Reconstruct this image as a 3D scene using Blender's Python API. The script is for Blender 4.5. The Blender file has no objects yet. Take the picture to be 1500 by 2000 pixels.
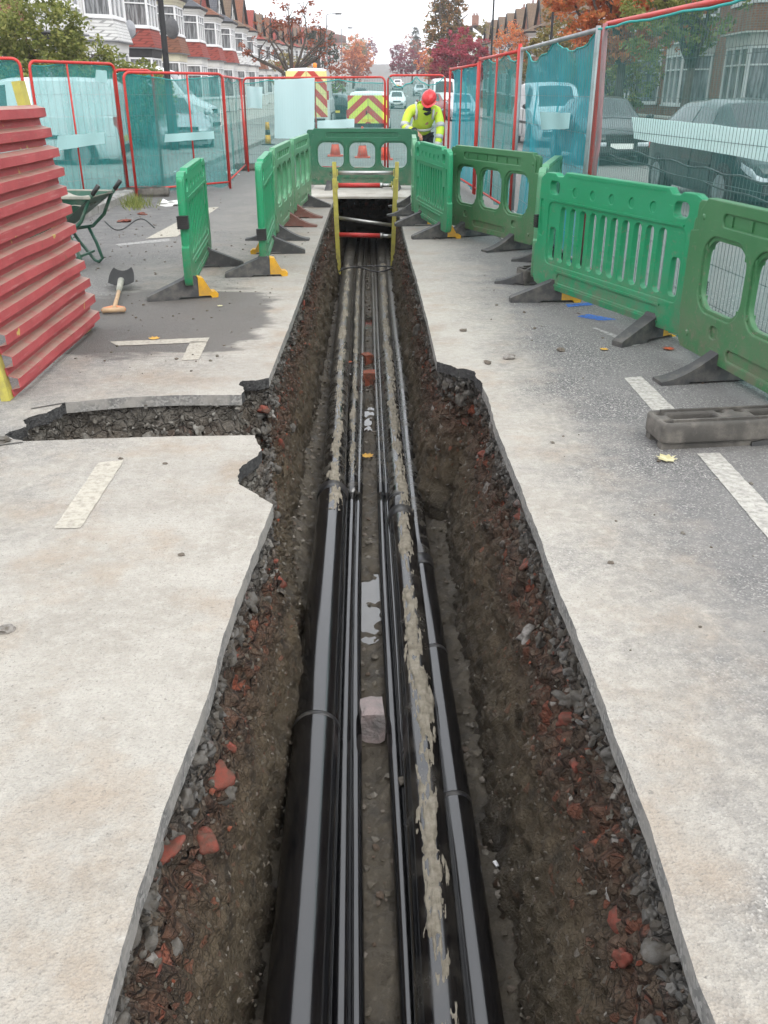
import bpy, bmesh, math, random
from mathutils import Vector, Matrix, noise, Euler
import mathutils.geometry as mgeo

SC = bpy.context.scene
COL = SC.collection
R = math.radians
rnd = random.Random(7)

# ------------------------------------------------------------------ camera
PITCH, CAM_H, FPX = R(25.4), 1.56, 1729.0
cam_d = bpy.data.cameras.new('camera')
cam = bpy.data.objects.new('camera', cam_d)
COL.objects.link(cam)
cam.location = (0, 0, CAM_H)
cam.rotation_euler = (R(90) - PITCH, 0, 0)
cam_d.sensor_fit = 'VERTICAL'
cam_d.sensor_height = 24.0
cam_d.sensor_width = 18.0
cam_d.lens = FPX / 2000.0 * 24.0
cam_d.clip_start = 0.05
cam_d.clip_end = 3000
SC.camera = cam

# ------------------------------------------------------------------ sky: bright overcast
SUN_EL, SUN_AZ = R(48), R(38)
w = bpy.data.worlds.new('World')
SC.world = w
w.use_nodes = True
nt = w.node_tree
nt.nodes.clear()
wo = nt.nodes.new('ShaderNodeOutputWorld')
bg = nt.nodes.new('ShaderNodeBackground')
sky = nt.nodes.new('ShaderNodeTexSky')
sky.sky_type = 'NISHITA'
sky.sun_disc = False
sky.sun_elevation = SUN_EL
sky.sun_rotation = math.pi + SUN_AZ
sky.air_density = 1.0
sky.dust_density = 4.0
mixs = nt.nodes.new('ShaderNodeMix')
mixs.data_type = 'RGBA'
mixs.inputs[0].default_value = 0.90
mixs.inputs[7].default_value = (11.0, 11.3, 11.8, 1)      # even cloud deck in the sky's own units
nt.links.new(sky.outputs[0], mixs.inputs[6])
nt.links.new(mixs.outputs[2], bg.inputs[0])
bg.inputs[1].default_value = 0.10
nt.links.new(bg.outputs[0], wo.inputs[0])

sun_d = bpy.data.lights.new('sun', 'SUN')
sun_d.energy = 1.2
sun_d.angle = R(45)
sun_d.color = (1.0, 0.96, 0.9)
sun = bpy.data.objects.new('sun', sun_d)
COL.objects.link(sun)
sun.rotation_euler = Euler((R(90) - SUN_EL, 0, SUN_AZ + R(0)), 'XYZ')

SC.view_settings.view_transform = 'Standard'
SC.view_settings.look = 'None'
SC.view_settings.gamma = 1.0
SC.view_settings.exposure = 0.80
SC.render.engine = 'CYCLES'
SC.cycles.use_denoising = True
SC.cycles.max_bounces = 6
SC.cycles.use_adaptive_sampling = True
SC.cycles.adaptive_threshold = 0.03
SC.cycles.diffuse_bounces = 2
SC.cycles.glossy_bounces = 2
SC.cycles.transparent_max_bounces = 24
SC.cycles.transmission_bounces = 4
SC.cycles.caustics_reflective = False
SC.cycles.caustics_refractive = False

# ------------------------------------------------------------------ survey helpers: sight line -> point on a level / at a distance
_c, _s = math.cos(PITCH), math.sin(PITCH)
def _ray(px, py):
    u = (px - 750) / FPX
    v = (1000 - py) / FPX
    return u, _c + v * _s, -_s + v * _c
def G(px, py, z=0.0):
    a, b, d = _ray(px, py)
    t = (z - CAM_H) / d
    return Vector((a * t, b * t, z))
def AY(px, py, Y):
    a, b, d = _ray(px, py)
    t = Y / b
    return Vector((a * t, Y, CAM_H + d * t))

def sm(a, b, x):
    t = max(0.0, min(1.0, (x - a) / (b - a)))
    return t * t * (3 - 2 * t)
def gz(y):                                   # height profile of the street: level, then a hill
    return 11.5 * sm(70, 420, y)
def lerp(a, b, t):
    return a + (b - a) * t
def N3(x, y, z=0.0):
    return noise.noise(Vector((x, y, z)))
def fbm(x, y, z=0.0, o=4):
    return noise.fractal(Vector((x, y, z)), 1.0, 2.0, o)

# ------------------------------------------------------------------ mesh collector
class MB:
    def __init__(self):
        self.v, self.f, self.mi = [], [], []
        self.cur = 0
    def add(self, vs, fs):
        o = len(self.v)
        self.v += [tuple(p) for p in vs]
        for f in fs:
            self.f.append(tuple(i + o for i in f))
            self.mi.append(self.cur)
        return self
    def box(self, c, s, rz=0.0, M=None):
        x, y, z = s[0] / 2, s[1] / 2, s[2] / 2
        vs = [Vector(p) for p in ((-x,-y,-z),(x,-y,-z),(x,y,-z),(-x,y,-z),(-x,-y,z),(x,-y,z),(x,y,z),(-x,y,z))]
        m = M if M is not None else Matrix.Rotation(rz, 3, 'Z')
        vs = [m @ p + Vector(c) for p in vs]
        return self.add(vs, [(0,3,2,1),(4,5,6,7),(0,1,5,4),(1,2,6,5),(2,3,7,6),(3,0,4,7)])
    def bar(self, p0, p1, wx, wy, up=(0, 0, 1)):
        p0, p1 = Vector(p0), Vector(p1)
        d = p1 - p0
        z = d.normalized()
        u = Vector(up)
        if abs(z.dot(u)) > 0.98:
            u = Vector((0, 1, 0))
        x = z.cross(u).normalized()
        y = x.cross(z).normalized()
        vs = []
        for p in (p0, p1):
            for a, b in ((-1,-1),(1,-1),(1,1),(-1,1)):
                vs.append(p + x * (a * wx / 2) + y * (b * wy / 2))
        return self.add(vs, [(3,2,1,0),(4,5,6,7),(0,1,5,4),(1,2,6,5),(2,3,7,6),(3,0,4,7)])
    def tube(self, path, r, n=10, cap=True, ang0=0.0):
        path = [Vector(p) for p in path]
        rs = r if isinstance(r, (list, tuple)) else [r] * len(path)
        o = len(self.v)
        prev = None
        for i, p in enumerate(path):
            a = path[max(0, i - 1)]
            b = path[min(len(path) - 1, i + 1)]
            t = (b - a).normalized() if (b - a).length > 1e-9 else Vector((0, 0, 1))
            if prev is None:
                ref = Vector((0, 0, 1)) if abs(t.z) < 0.95 else Vector((1, 0, 0))
                x = t.cross(ref).normalized()
            else:
                x = (prev - t * prev.dot(t)).normalized()
            prev = x
            y = t.cross(x)
            for k in range(n):
                an = ang0 + 2 * math.pi * k / n
                self.v.append(tuple(p + x * (math.cos(an) * rs[i]) + y * (math.sin(an) * rs[i])))
        for i in range(len(path) - 1):
            for k in range(n):
                k2 = (k + 1) % n
                self.f.append((o + i * n + k, o + i * n + k2, o + (i + 1) * n + k2, o + (i + 1) * n + k))
                self.mi.append(self.cur)
        if cap:
            self.f.append(tuple(o + k for k in reversed(range(n)))); self.mi.append(self.cur)
            e = o + (len(path) - 1) * n
            self.f.append(tuple(e + k for k in range(n))); self.mi.append(self.cur)
        return self
    def prism(self, poly, a, b, f3):
        # poly: 2-D outline; f3(u, v, w): to 3-D; w from a to b
        n = len(poly)
        vs = [f3(u, v, a) for u, v in poly] + [f3(u, v, b) for u, v in poly]
        fs = [tuple(reversed(range(n))), tuple(range(n, 2 * n))]
        fs += [(i, (i + 1) % n, n + (i + 1) % n, n + i) for i in range(n)]
        return self.add(vs, fs)
    def grid(self, nu, nv, fn, keep=None):
        o = len(self.v)
        for i in range(nu + 1):
            for j in range(nv + 1):
                self.v.append(tuple(fn(i / nu, j / nv)))
        for i in range(nu):
            for j in range(nv):
                if keep and not keep((i + .5) / nu, (j + .5) / nv):
                    continue
                a = o + i * (nv + 1) + j
                self.f.append((a, a + nv + 1, a + nv + 2, a + 1)); self.mi.append(self.cur)
        return self
    def blob(self, c, r, seed, sub=1, sq=(1, 1, 1), rough=0.35, M=None):
        o = len(self.v)
        vs, fs = ICO[sub]
        for p in vs:
            k = 1 + rough * N3(p.x * 1.3 + seed * 7.1, p.y * 1.3 + seed * 3.3, p.z * 1.3)
            q = Vector((p.x * r * k * sq[0], p.y * r * k * sq[1], p.z * r * k * sq[2]))
            if M is not None:
                q = M @ q
            self.v.append((q.x + c[0], q.y + c[1], q.z + c[2]))
        for f in fs:
            self.f.append(tuple(i + o for i in f)); self.mi.append(self.cur)
        return self
    def mesh(self, name, mats, smooth=False):
        me = bpy.data.meshes.new(name)
        me.from_pydata(self.v, [], self.f)
        if not isinstance(mats, (list, tuple)):
            mats = [mats]
        for m in mats:
            me.materials.append(m)
        if len(mats) > 1:
            me.polygons.foreach_set('material_index', self.mi)
        if smooth:
            me.polygons.foreach_set('use_smooth', [True] * len(me.polygons))
        me.update()
        return me
    def build(self, name, mats, parent=None, smooth=False, loc=None, rz=None):
        return obj(name, self.mesh(name, mats, smooth), parent, loc, rz)

def _ico(sub):
    bm = bmesh.new()
    bmesh.ops.create_icosphere(bm, subdivisions=sub, radius=1.0)
    bm.verts.ensure_lookup_table()
    r = ([v.co.copy() for v in bm.verts], [tuple(v.index for v in f.verts) for f in bm.faces])
    bm.free()
    return r
ICO = {1: _ico(1), 2: _ico(2), 3: _ico(3)}

def obj(name, me, parent=None, loc=None, rz=None):
    o = bpy.data.objects.new(name, me)
    COL.objects.link(o)
    if parent is not None:
        o.parent = parent
    if loc is not None:
        o.location = loc
    if rz is not None:
        o.rotation_euler = (0, 0, rz)
    return o
def tag(o, label=None, cat=None, group=None, kind=None):
    if label: o['label'] = label
    if cat: o['category'] = cat
    if group: o['group'] = group
    if kind: o['kind'] = kind
    return o
def empty(name, loc=(0, 0, 0), rz=0.0):
    o = bpy.data.objects.new(name, None)
    COL.objects.link(o)
    o.empty_display_size = 0.2
    o.location = loc
    o.rotation_euler = (0, 0, rz)
    return o
def copy_tree(o, parent=None, swap=None):
    c = o.copy()
    COL.objects.link(c)
    c.parent = parent
    for ch in o.children:
        copy_tree(ch, c)
    return c
def smooth_by_angle(me, ang=40):
    bm = bmesh.new(); bm.from_mesh(me)
    for f in bm.faces: f.smooth = True
    for e in bm.edges:
        if len(e.link_faces) == 2:
            e.smooth = e.calc_face_angle(0) < R(ang)
        else:
            e.smooth = False
    bm.to_mesh(me); bm.free()
    return me

def rrect(x0, y0, x1, y1, r, n=4):
    r = min(r, (x1 - x0) / 2 - 1e-4, (y1 - y0) / 2 - 1e-4)
    pts = []
    for cx, cy, a0 in ((x1 - r, y0 + r, -90), (x1 - r, y1 - r, 0), (x0 + r, y1 - r, 90), (x0 + r, y0 + r, 180)):
        for k in range(n + 1):
            a = R(a0 + 90 * k / n)
            pts.append((cx + r * math.cos(a), cy + r * math.sin(a)))
    return pts
def circle(cx, cy, r, n=10):
    return [(cx + r * math.cos(2 * math.pi * k / n), cy + r * math.sin(2 * math.pi * k / n)) for k in range(n)]
def plate_mesh(name, outer, holes, thick, bevel=0.0, mats=None, stand=True, y0=0.0, res=1):
    """A flat panel with real openings; stand: local x = along, z = up, thickness about y0."""
    cu = bpy.data.curves.new(name, 'CURVE')
    cu.dimensions = '2D'
    cu.fill_mode = 'BOTH'
    cu.extrude = max(thick / 2 - bevel, 0)
    cu.bevel_depth = bevel
    cu.bevel_resolution = res
    cu.offset = -bevel
    for pts in [outer] + list(holes):
        sp = cu.splines.new('POLY')
        sp.points.add(len(pts) - 1)
        for i, (x, y) in enumerate(pts):
            sp.points[i].co = (x, y, 0, 1)
        sp.use_cyclic_u = True
    ob = bpy.data.objects.new(name, cu)
    me = bpy.data.meshes.new_from_object(ob)
    bpy.data.objects.remove(ob)
    bpy.data.curves.remove(cu)
    me.name = name
    me.materials.clear()
    for m in (mats if isinstance(mats, (list, tuple)) else [mats]):
        me.materials.append(m)
    if stand:
        me.transform(Matrix.Translation((0, y0, 0)) @ Matrix.Rotation(R(90), 4, 'X'))
    for p in me.polygons:
        p.material_index = 0
    return me
def join_meshes(name, mes, mats):
    bm = bmesh.new()
    for me in mes:
        bm.from_mesh(me)
    out = bpy.data.meshes.new(name)
    bm.to_mesh(out); bm.free()
    for m in (mats if isinstance(mats, (list, tuple)) else [mats]):
        out.materials.append(m)
    return out

# ------------------------------------------------------------------ materials
class NT:
    def __init__(self, name):
        self.m = bpy.data.materials.new(name)
        self.m.use_nodes = True
        self.t = self.m.node_tree
        self.t.nodes.clear()
        self.out = self.n('ShaderNodeOutputMaterial')
    def n(self, t, **k):
        nd = self.t.nodes.new(t)
        for a, b in k.items():
            setattr(nd, a, b)
        return nd
    def l(self, a, b):
        self.t.links.new(a, b)
    def val(self, x, sock):
        if hasattr(x, 'is_linked') or hasattr(x, 'links'):
            self.l(x, sock)
        else:
            if isinstance(x, (tuple, list)) and len(x) == 3 and sock.type == 'RGBA':
                x = (*x, 1)
            sock.default_value = x
    def coord(self, kind='Object', scale=None):
        tc = self.n('ShaderNodeTexCoord')
        s = tc.outputs[kind]
        if scale is not None:
            mp = self.n('ShaderNodeMapping')
            mp.inputs['Scale'].default_value = scale if isinstance(scale, (tuple, list)) else (scale,) * 3
            self.l(s, mp.inputs[0])
            s = mp.outputs[0]
        return s
    def world(self):
        return self.n('ShaderNodeNewGeometry').outputs['Position']
    def noise(self, vec, scale, detail=4, rough=.55, dist=0.0):
        nd = self.n('ShaderNodeTexNoise')
        nd.inputs['Scale'].default_value = scale
        nd.inputs['Detail'].default_value = detail
        nd.inputs['Roughness'].default_value = rough
        nd.inputs['Distortion'].default_value = dist
        if vec is not None: self.l(vec, nd.inputs['Vector'])
        return nd.outputs[0]
    def voro(self, vec, scale, out='Distance', feature='F1', rand=1.0):
        nd = self.n('ShaderNodeTexVoronoi', feature=feature)
        nd.inputs['Scale'].default_value = scale
        nd.inputs['Randomness'].default_value = rand
        self.l(vec, nd.inputs['Vector'])
        return nd.outputs[out]
    def ramp(self, fac, stops, interp='LINEAR'):
        nd = self.n('ShaderNodeValToRGB')
        cr = nd.color_ramp
        cr.interpolation = interp
        while len(cr.elements) > 1:
            cr.elements.remove(cr.elements[-1])
        for i, (p, c) in enumerate(stops):
            e = cr.elements[0] if i == 0 else cr.elements.new(p)
            e.position = p
            if not isinstance(c, (tuple, list)): c = (c, c, c)
            e.color = (*c[:3], 1)
        self.l(fac, nd.inputs[0])
        return nd.outputs[0]
    def mr(self, v, a, b, c=0.0, d=1.0, smooth=False):
        nd = self.n('ShaderNodeMapRange')
        if smooth: nd.interpolation_type = 'SMOOTHSTEP'
        self.l(v, nd.inputs[0])
        for i, x in zip((1, 2, 3, 4), (a, b, c, d)):
            nd.inputs[i].default_value = x
        return nd.outputs[0]
    def math(self, op, a, b=None, c=None, clamp=False):
        nd = self.n('ShaderNodeMath', operation=op, use_clamp=clamp)
        for i, x in enumerate((a, b, c)):
            if x is not None: self.val(x, nd.inputs[i])
        return nd.outputs[0]
    def mix(self, fac, a, b, blend='MIX'):
        nd = self.n('ShaderNodeMix', data_type='RGBA', blend_type=blend)
        self.val(fac, nd.inputs[0]); self.val(a, nd.inputs[6]); self.val(b, nd.inputs[7])
        return nd.outputs[2]
    def sep(self, v):
        nd = self.n('ShaderNodeSeparateXYZ'); self.l(v, nd.inputs[0])
        return nd.outputs
    def bump(self, h, strength=.3, dist=.01, nrm=None):
        nd = self.n('ShaderNodeBump')
        nd.inputs['Strength'].default_value = strength
        nd.inputs['Distance'].default_value = dist
        self.l(h, nd.inputs['Height'])
        if nrm is not None: self.l(nrm, nd.inputs['Normal'])
        return nd.outputs[0]
    def bsdf(self, color, rough=.6, metal=0.0, spec=.5, normal=None, **kw):
        b = self.n('ShaderNodeBsdfPrincipled')
        self.val(color, b.inputs['Base Color'])
        self.val(rough, b.inputs['Roughness'])
        self.val(metal, b.inputs['Metallic'])
        self.val(spec, b.inputs['Specular IOR Level'])
        if normal is not None: self.l(normal, b.inputs['Normal'])
        for k, v in kw.items(): self.val(v, b.inputs[k])
        return b.outputs[0]
    def done(self, sh):
        self.l(sh, self.out.inputs[0])
        return self.m

def pm(name, c1, c2=None, scale=4.0, rough=.6, bump=0.0, bscale=60, metal=0.0, spec=.5, dirt=None, dirt_amt=.35, dscale=3.0, bdist=.004):
    """Painted / plastic / plain surface: two close tones, dirt in patches, fine relief."""
    k = NT(name)
    v = k.coord()
    col = k.mix(k.mr(k.noise(v, scale), .35, .65), c1, c2 if c2 else tuple(x * .82 for x in c1))
    rg = rough
    if dirt:
        dm = k.math('MULTIPLY', k.mr(k.noise(v, dscale, 8, .68), .47, .68), dirt_amt)
        col = k.mix(dm, col, dirt)
        rg = k.math('ADD', k.math('MULTIPLY', dm, .35), rough, clamp=True)
    nr = k.bump(k.noise(v, bscale, 5, .6), bump, bdist) if bump else None
    return k.done(k.bsdf(col, rg, metal, spec, nr))

# ================================================================== the ground
def m_road():
    k = NT('asphalt under cement dust')
    P = k.world()
    x, y, z = k.sep(P)
    n1 = k.noise(P, 1.3, 6, .62)
    n2 = k.noise(P, 5.0, 6, .65)
    n3 = k.noise(P, 22.0, 5, .7)
    # asphalt: dark binder with pale aggregate
    cells = k.voro(P, 160.0, 'Color')
    cg = k.sep(cells)[0]
    asp = k.ramp(cg, [(0, (.075, .074, .073)), (.45, (.13, .128, .126)), (.8, (.19, .186, .18)), (.93, (.36, .35, .33)), (1, (.46, .44, .41))])
    asp = k.mix(k.mr(n1, .35, .7), asp, (.19, .185, .178))
    # pale cement dust trodden along the cut
    dl = k.mr(x, -3.2, -.55, 0, 1)
    dr = k.mr(x, 1.42, .35, 0, 1)
    d = k.math('MINIMUM', dl, dr)
    far = k.mr(y, 9.5, 3.2, .0, .16)
    d = k.math('ADD', d, far)
    d = k.math('ADD', d, k.math('MULTIPLY', k.math('SUBTRACT', n1, .5), .9))
    d = k.math('ADD', d, k.math('MULTIPLY', k.math('SUBTRACT', n2, .5), .75))
    d = k.math('ADD', d, k.math('MULTIPLY', k.math('SUBTRACT', n3, .5), .5))
    dm = k.mr(d, .22, .95, 0, .97, True)
    speck = k.mr(k.noise(P, 95.0, 3, .7), .28, .50)
    dm = k.math('MULTIPLY', dm, k.math('ADD', k.math('MULTIPLY', speck, .42), .58))
    dust = k.mix(k.mr(k.noise(P, 2.6, 5, .6), .38, .66), (.410, .385, .340), (.320, .292, .250))
    dust = k.mix(k.mr(n3, .45, .8), dust, (.475, .45, .40))
    # rusty clay smears beside the cut
    ed = k.math('MAXIMUM', k.mr(x, -.95, -.55), k.mr(x, 1.0, .65))
    cl = k.math('MULTIPLY', k.mr(k.noise(P, 2.2, 7, .6), .51, .66), ed)
    dust = k.mix(k.math('MULTIPLY', cl, .45), dust, (.33, .235, .15))
    pit = k.mr(k.noise(k.coord('Object', (1, 1.0, 1)), 60.0, 3, .75), .60, .68)
    dust = k.mix(k.math('MULTIPLY', pit, .7), dust, (.16, .148, .13))
    mot = k.mr(k.noise(P, .75, 5, .7), .40, .66)
    dust = k.mix(k.math('MULTIPLY', mot, .28), dust, (.25, .235, .215))
    col = k.mix(dm, asp, dust)
    # damp dark patch by the loose barrier, left of the cut
    wx = k.math('MULTIPLY', k.mr(x, -2.75, -2.0), k.mr(x, -.72, -1.25))
    wy = k.math('MULTIPLY', k.mr(y, 5.5, 6.1), k.mr(y, 8.1, 7.1))
    wet = k.math('MULTIPLY', wx, wy)
    wet = k.math('ADD', wet, k.math('MULTIPLY', k.math('SUBTRACT', k.noise(k.coord('Object', (1, 2.6, 1)), 1.9, 7, .62), .5), 1.3))
    wet = k.mr(wet, .20, .38, 0, .85)
    wx2 = k.math('MULTIPLY', k.mr(x, -3.6, -2.4), k.mr(x, -.6, -1.5))
    wy2 = k.math('MULTIPLY', k.mr(y, 5.2, 6.0), k.mr(y, 8.6, 7.4))
    wet = k.math('MULTIPLY', wet, k.mr(k.math('MULTIPLY', wx2, wy2), .05, .35))
    col = k.mix(wet, col, (.085, .077, .07))
    # darker gutter and tyre-polished lanes beyond
    col = k.mix(k.mr(y, 7.0, 12.0, 0, .5), col, (.205, .196, .184))
    g1 = k.math('MULTIPLY', k.mr(x, -2.2, -3.2), k.mr(y, 8.2, 9.6))
    g1 = k.math('MULTIPLY', g1, k.mr(n2, .3, .6))
    col = k.mix(k.math('MULTIPLY', g1, .7), col, (.10, .098, .1))
    h = k.math('ADD', k.math('MULTIPLY', k.voro(P, 160.0), .5), k.math('MULTIPLY', n3, .5))
    nr = k.bump(h, .8, .009)
    return k.done(k.bsdf(col, k.mr(wet, 0, 1, .88, .62), 0, .35, nr))

def m_cut():
    k = NT('sawn asphalt edge')
    P = k.world()
    c = k.ramp(k.sep(k.voro(P, 90.0, 'Color'))[0], [(0, (.14, .138, .132)), (.6, (.225, .22, .21)), (1, (.33, .32, .30))])
    c = k.mix(k.mr(k.noise(P, 9, 5), .4, .65), c, (.30, .285, .26))
    return k.done(k.bsdf(c, .9, 0, .3, k.bump(k.noise(P, 70, 5, .7), .6, .006)))

def m_earth(name='layered trench earth', dry_lit=0.0):
    k = NT(name)
    P = k.world()
    x, y, z = k.sep(P)
    nb = k.noise(P, 2.6, 5, .65)
    nf = k.noise(P, 16, 5, .7)
    nv = k.noise(P, 70, 3, .7)
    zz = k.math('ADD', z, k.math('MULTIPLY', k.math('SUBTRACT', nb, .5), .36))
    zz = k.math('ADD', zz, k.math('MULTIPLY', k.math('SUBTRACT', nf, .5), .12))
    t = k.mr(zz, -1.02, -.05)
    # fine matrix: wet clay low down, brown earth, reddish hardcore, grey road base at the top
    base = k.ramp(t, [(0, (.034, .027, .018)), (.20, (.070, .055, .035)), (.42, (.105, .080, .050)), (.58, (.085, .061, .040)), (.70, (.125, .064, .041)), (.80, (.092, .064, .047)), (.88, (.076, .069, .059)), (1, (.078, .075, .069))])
    # lumps of hardcore: irregular cells with dark joints
    dn = k.n('ShaderNodeTexNoise'); dn.inputs['Scale'].default_value = 9; dn.inputs['Detail'].default_value = 3; k.l(P, dn.inputs['Vector'])
    vm = k.n('ShaderNodeVectorMath', operation='MULTIPLY_ADD'); k.l(dn.outputs['Color'], vm.inputs[0]); vm.inputs[1].default_value = (.045, .045, .045); k.l(P, vm.inputs[2])
    V = vm.outputs[0]
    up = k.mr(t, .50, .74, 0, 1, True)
    def layer(sc):
        cc = k.sep(k.voro(V, sc, 'Color'))
        ed = k.voro(V, sc, 'Distance', 'DISTANCE_TO_EDGE')
        grey = k.ramp(cc[0], [(0, (.055, .053, .049)), (.35, (.10, .098, .092)), (.7, (.16, .155, .145)), (.9, (.25, .24, .225)), (1, (.36, .35, .33))])
        warm = k.ramp(cc[0], [(0, (.050, .036, .026)), (.4, (.095, .068, .046)), (.78, (.13, .095, .066)), (.85, (.20, .055, .03)), (.92, (.26, .075, .042)), (.96, (.17, .15, .12)), (1, (.34, .32, .29))])
        col = k.mix(k.mr(t, .80, .92), warm, grey)
        return cc, ed, col
    c1, e1, l1 = layer(15.0)
    c2, e2, l2 = layer(38.0)
    in1 = k.math('MULTIPLY', k.mr(e1, .02, .10), k.math('MULTIPLY', up, k.mr(c1[1], .35, .5)))
    in2 = k.math('MULTIPLY', k.mr(e2, .02, .12), k.math('MULTIPLY', k.mr(t, .25, .65, .12, .9), k.mr(c2[1], .45, .6)))
    col = k.mix(in2, base, l2)
    col = k.mix(in1, col, l1)
    gap = k.math('MULTIPLY', k.mr(e1, .05, .0), up)
    col = k.mix(k.math('MULTIPLY', gap, .7), col, (.018, .015, .012))
    # clay smeared over the lumps, streaks of pale grit
    col = k.mix(k.mr(nf, .46, .62, 0, .75), col, base)
    col = k.mix(k.mr(nv, .60, .78, 0, .55), col, (.19, .165, .125))
    col = k.mix(k.mr(k.noise(P, 7.5, 4, .6), .54, .68, 0, .65), col, (.022, .018, .014))
    if dry_lit:
        col = k.mix(dry_lit, col, k.mix(nf, (.15, .135, .112), (.235, .215, .185)))
    h = k.math('ADD', k.math('MULTIPLY', nf, .6), k.math('MULTIPLY', k.math('MULTIPLY', k.mr(e2, 0, .06), k.mr(t, .2, .6, .2, 1)), .22))
    h = k.math('ADD', h, k.math('MULTIPLY', k.math('MULTIPLY', k.mr(e1, 0, .10), up), .6))
    h = k.math('ADD', h, k.math('MULTIPLY', nv, .45))
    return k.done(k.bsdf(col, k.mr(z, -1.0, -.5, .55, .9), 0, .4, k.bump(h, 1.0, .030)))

def m_rubble(name, cols, wet=.85):
    k = NT(name)
    P = k.world()
    g = k.n('ShaderNodeNewGeometry')
    st = [(i / (len(cols) - 1), c) for i, c in enumerate(cols)]
    c = k.ramp(g.outputs['Random Per Island'], st)
    c = k.mix(k.mr(k.noise(P, 26, 6, .7), .42, .62, 0, .75), c, (.075, .062, .046))
    return k.done(k.bsdf(c, wet, 0, .35, k.bump(k.noise(P, 90, 5, .7), .6, .006)))

M = {}
M['road'] = m_road()
M['cut'] = m_cut()
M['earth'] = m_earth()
M['earth_dry_lit'] = m_earth('dusty lit side cut earth', .62)  # dusty clay, with the light on the side cut put into its colour
M['broken'] = pm('broken dark asphalt', (.035, .035, .036), (.075, .074, .072), 45, .9, 1.0, 60, bdist=.02)
M['rubble'] = m_rubble('grey stone rubble', [(.055, .053, .049), (.10, .098, .092), (.15, .145, .137), (.075, .066, .055), (.21, .203, .19)])
M['gravel'] = m_rubble('earth gravel', [(.085, .072, .055), (.13, .115, .09), (.19, .175, .15), (.10, .07, .05), (.25, .23, .2)])
M['brickred'] = m_rubble('broken red brick', [(.22, .052, .028), (.30, .085, .045), (.26, .07, .05), (.17, .045, .03)])
M['palestone'] = m_rubble('pale stone', [(.32, .30, .275), (.40, .38, .355), (.25, .235, .215)])

def m_mud():
    k = NT('wet trench floor mud')
    P = k.world()
    n1 = k.noise(P, 6, 7, .66)
    n2 = k.noise(P, 38, 5, .7)
    c = k.ramp(n1, [(.3, (.030, .025, .018)), (.5, (.060, .049, .034)), (.7, (.100, .084, .060))])
    c = k.mix(k.mr(n2, .55, .75, 0, .6), c, (.17, .15, .115))
    return k.done(k.bsdf(c, k.mr(n1, .35, .65, .42, .85), 0, .5, k.bump(k.math('ADD', n2, n1), .9, .014)))
M['mud'] = m_mud()
k = NT('puddle water')
M['water'] = k.done(k.bsdf((.05, .045, .036), .05, 0, .8, k.bump(k.noise(k.world(), 14, 3), .04, .01), IOR=1.75))

# trench outline, surveyed on the road surface
LEFT_A = [(-.522, .15), (-.524, .3), (-.522, 1.074), (-.529, 1.295), (-.529, 1.63), (-.504, 2.056), (-.509, 2.383), (-.497, 2.72), (-.465, 3.36)]
NOTCH = [(-.52, 3.42), (-.643, 3.574), (-.661, 3.72), (-.635, 3.83), (-.60, 3.90), (-.585, 3.99), (-.617, 4.078), (-.649, 4.185)]
SLOT = [(-1.0, 4.175), (-1.4, 4.14), (-1.783, 4.099), (-1.93, 4.19), (-1.83, 4.31), (-1.90, 4.42), (-1.80, 4.56), (-1.77, 4.70), (-1.46, 4.80), (-1.175, 4.835), (-.818, 4.84), (-.80, 4.93), (-.86, 5.03), (-.85, 5.13), (-.77, 5.12), (-.695, 5.172)]
LEFT_B = [(-.697, 6.277), (-.707, 7.713), (-.742, 9.557), (-.765, 11.457), (-.797, 14.216), (-.81, 17.4)]
RIGHT_A = [(.612, .15), (.612, 1.074), (.614, 1.328), (.627, 1.579), (.62, 1.889), (.618, 2.256), (.604, 2.761), (.604, 3.076), (.595, 3.62), (.577, 4.298), (.588, 4.80)]
RNOTCH = [(.588, 4.998), (.575, 5.10), (.555, 5.22), (.56, 5.31), (.50, 5.37), (.45, 5.36), (.42, 5.44), (.338, 5.531)]
RIGHT_B = [(.331, 6.383), (.303, 8.169), (.269, 9.557), (.215, 12.975), (.205, 14.925), (.20, 17.4)]

def resample(pts, step, jit=0.0, seed=0.0):
    pts = [Vector((p[0], p[1], 0)) for p in pts]
    out = []
    acc = 0.0
    for a, b in zip(pts, pts[1:]):
        n = max(1, int(round((b - a).length / step)))
        d = (b - a).normalized()
        nn = Vector((-d.y, d.x, 0))
        for i in range(n):
            p = a.lerp(b, i / n)
            j = jit * (fbm(p.x * 9 + seed, p.y * 9, seed, 4) + .5 * N3(p.x * 45, p.y * 45, seed))
            out.append(p + nn * j)
    out.append(pts[-1])
    return out

edge_la = resample(LEFT_A, .03, .004, 1)
edge_n = resample(NOTCH, .018, .016, 2)
edge_s1 = resample(SLOT[:3], .03, .005, 3)
edge_s2 = resample(SLOT[2:8], .018, .022, 4)
edge_s3 = resample(SLOT[7:11], .03, .003, 5)
edge_s4 = resample(SLOT[10:], .018, .016, 6)
edge_lb = resample(LEFT_B, .05, .005, 7)
left_edge = edge_la + edge_n + edge_s1[:-1] + edge_s2[:-1] + edge_s3[:-1] + edge_s4 + edge_lb
right_edge = resample(RIGHT_A, .03, .004, 8) + resample(RNOTCH, .018, .018, 9) + resample(RIGHT_B, .05, .005, 10)

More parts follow.
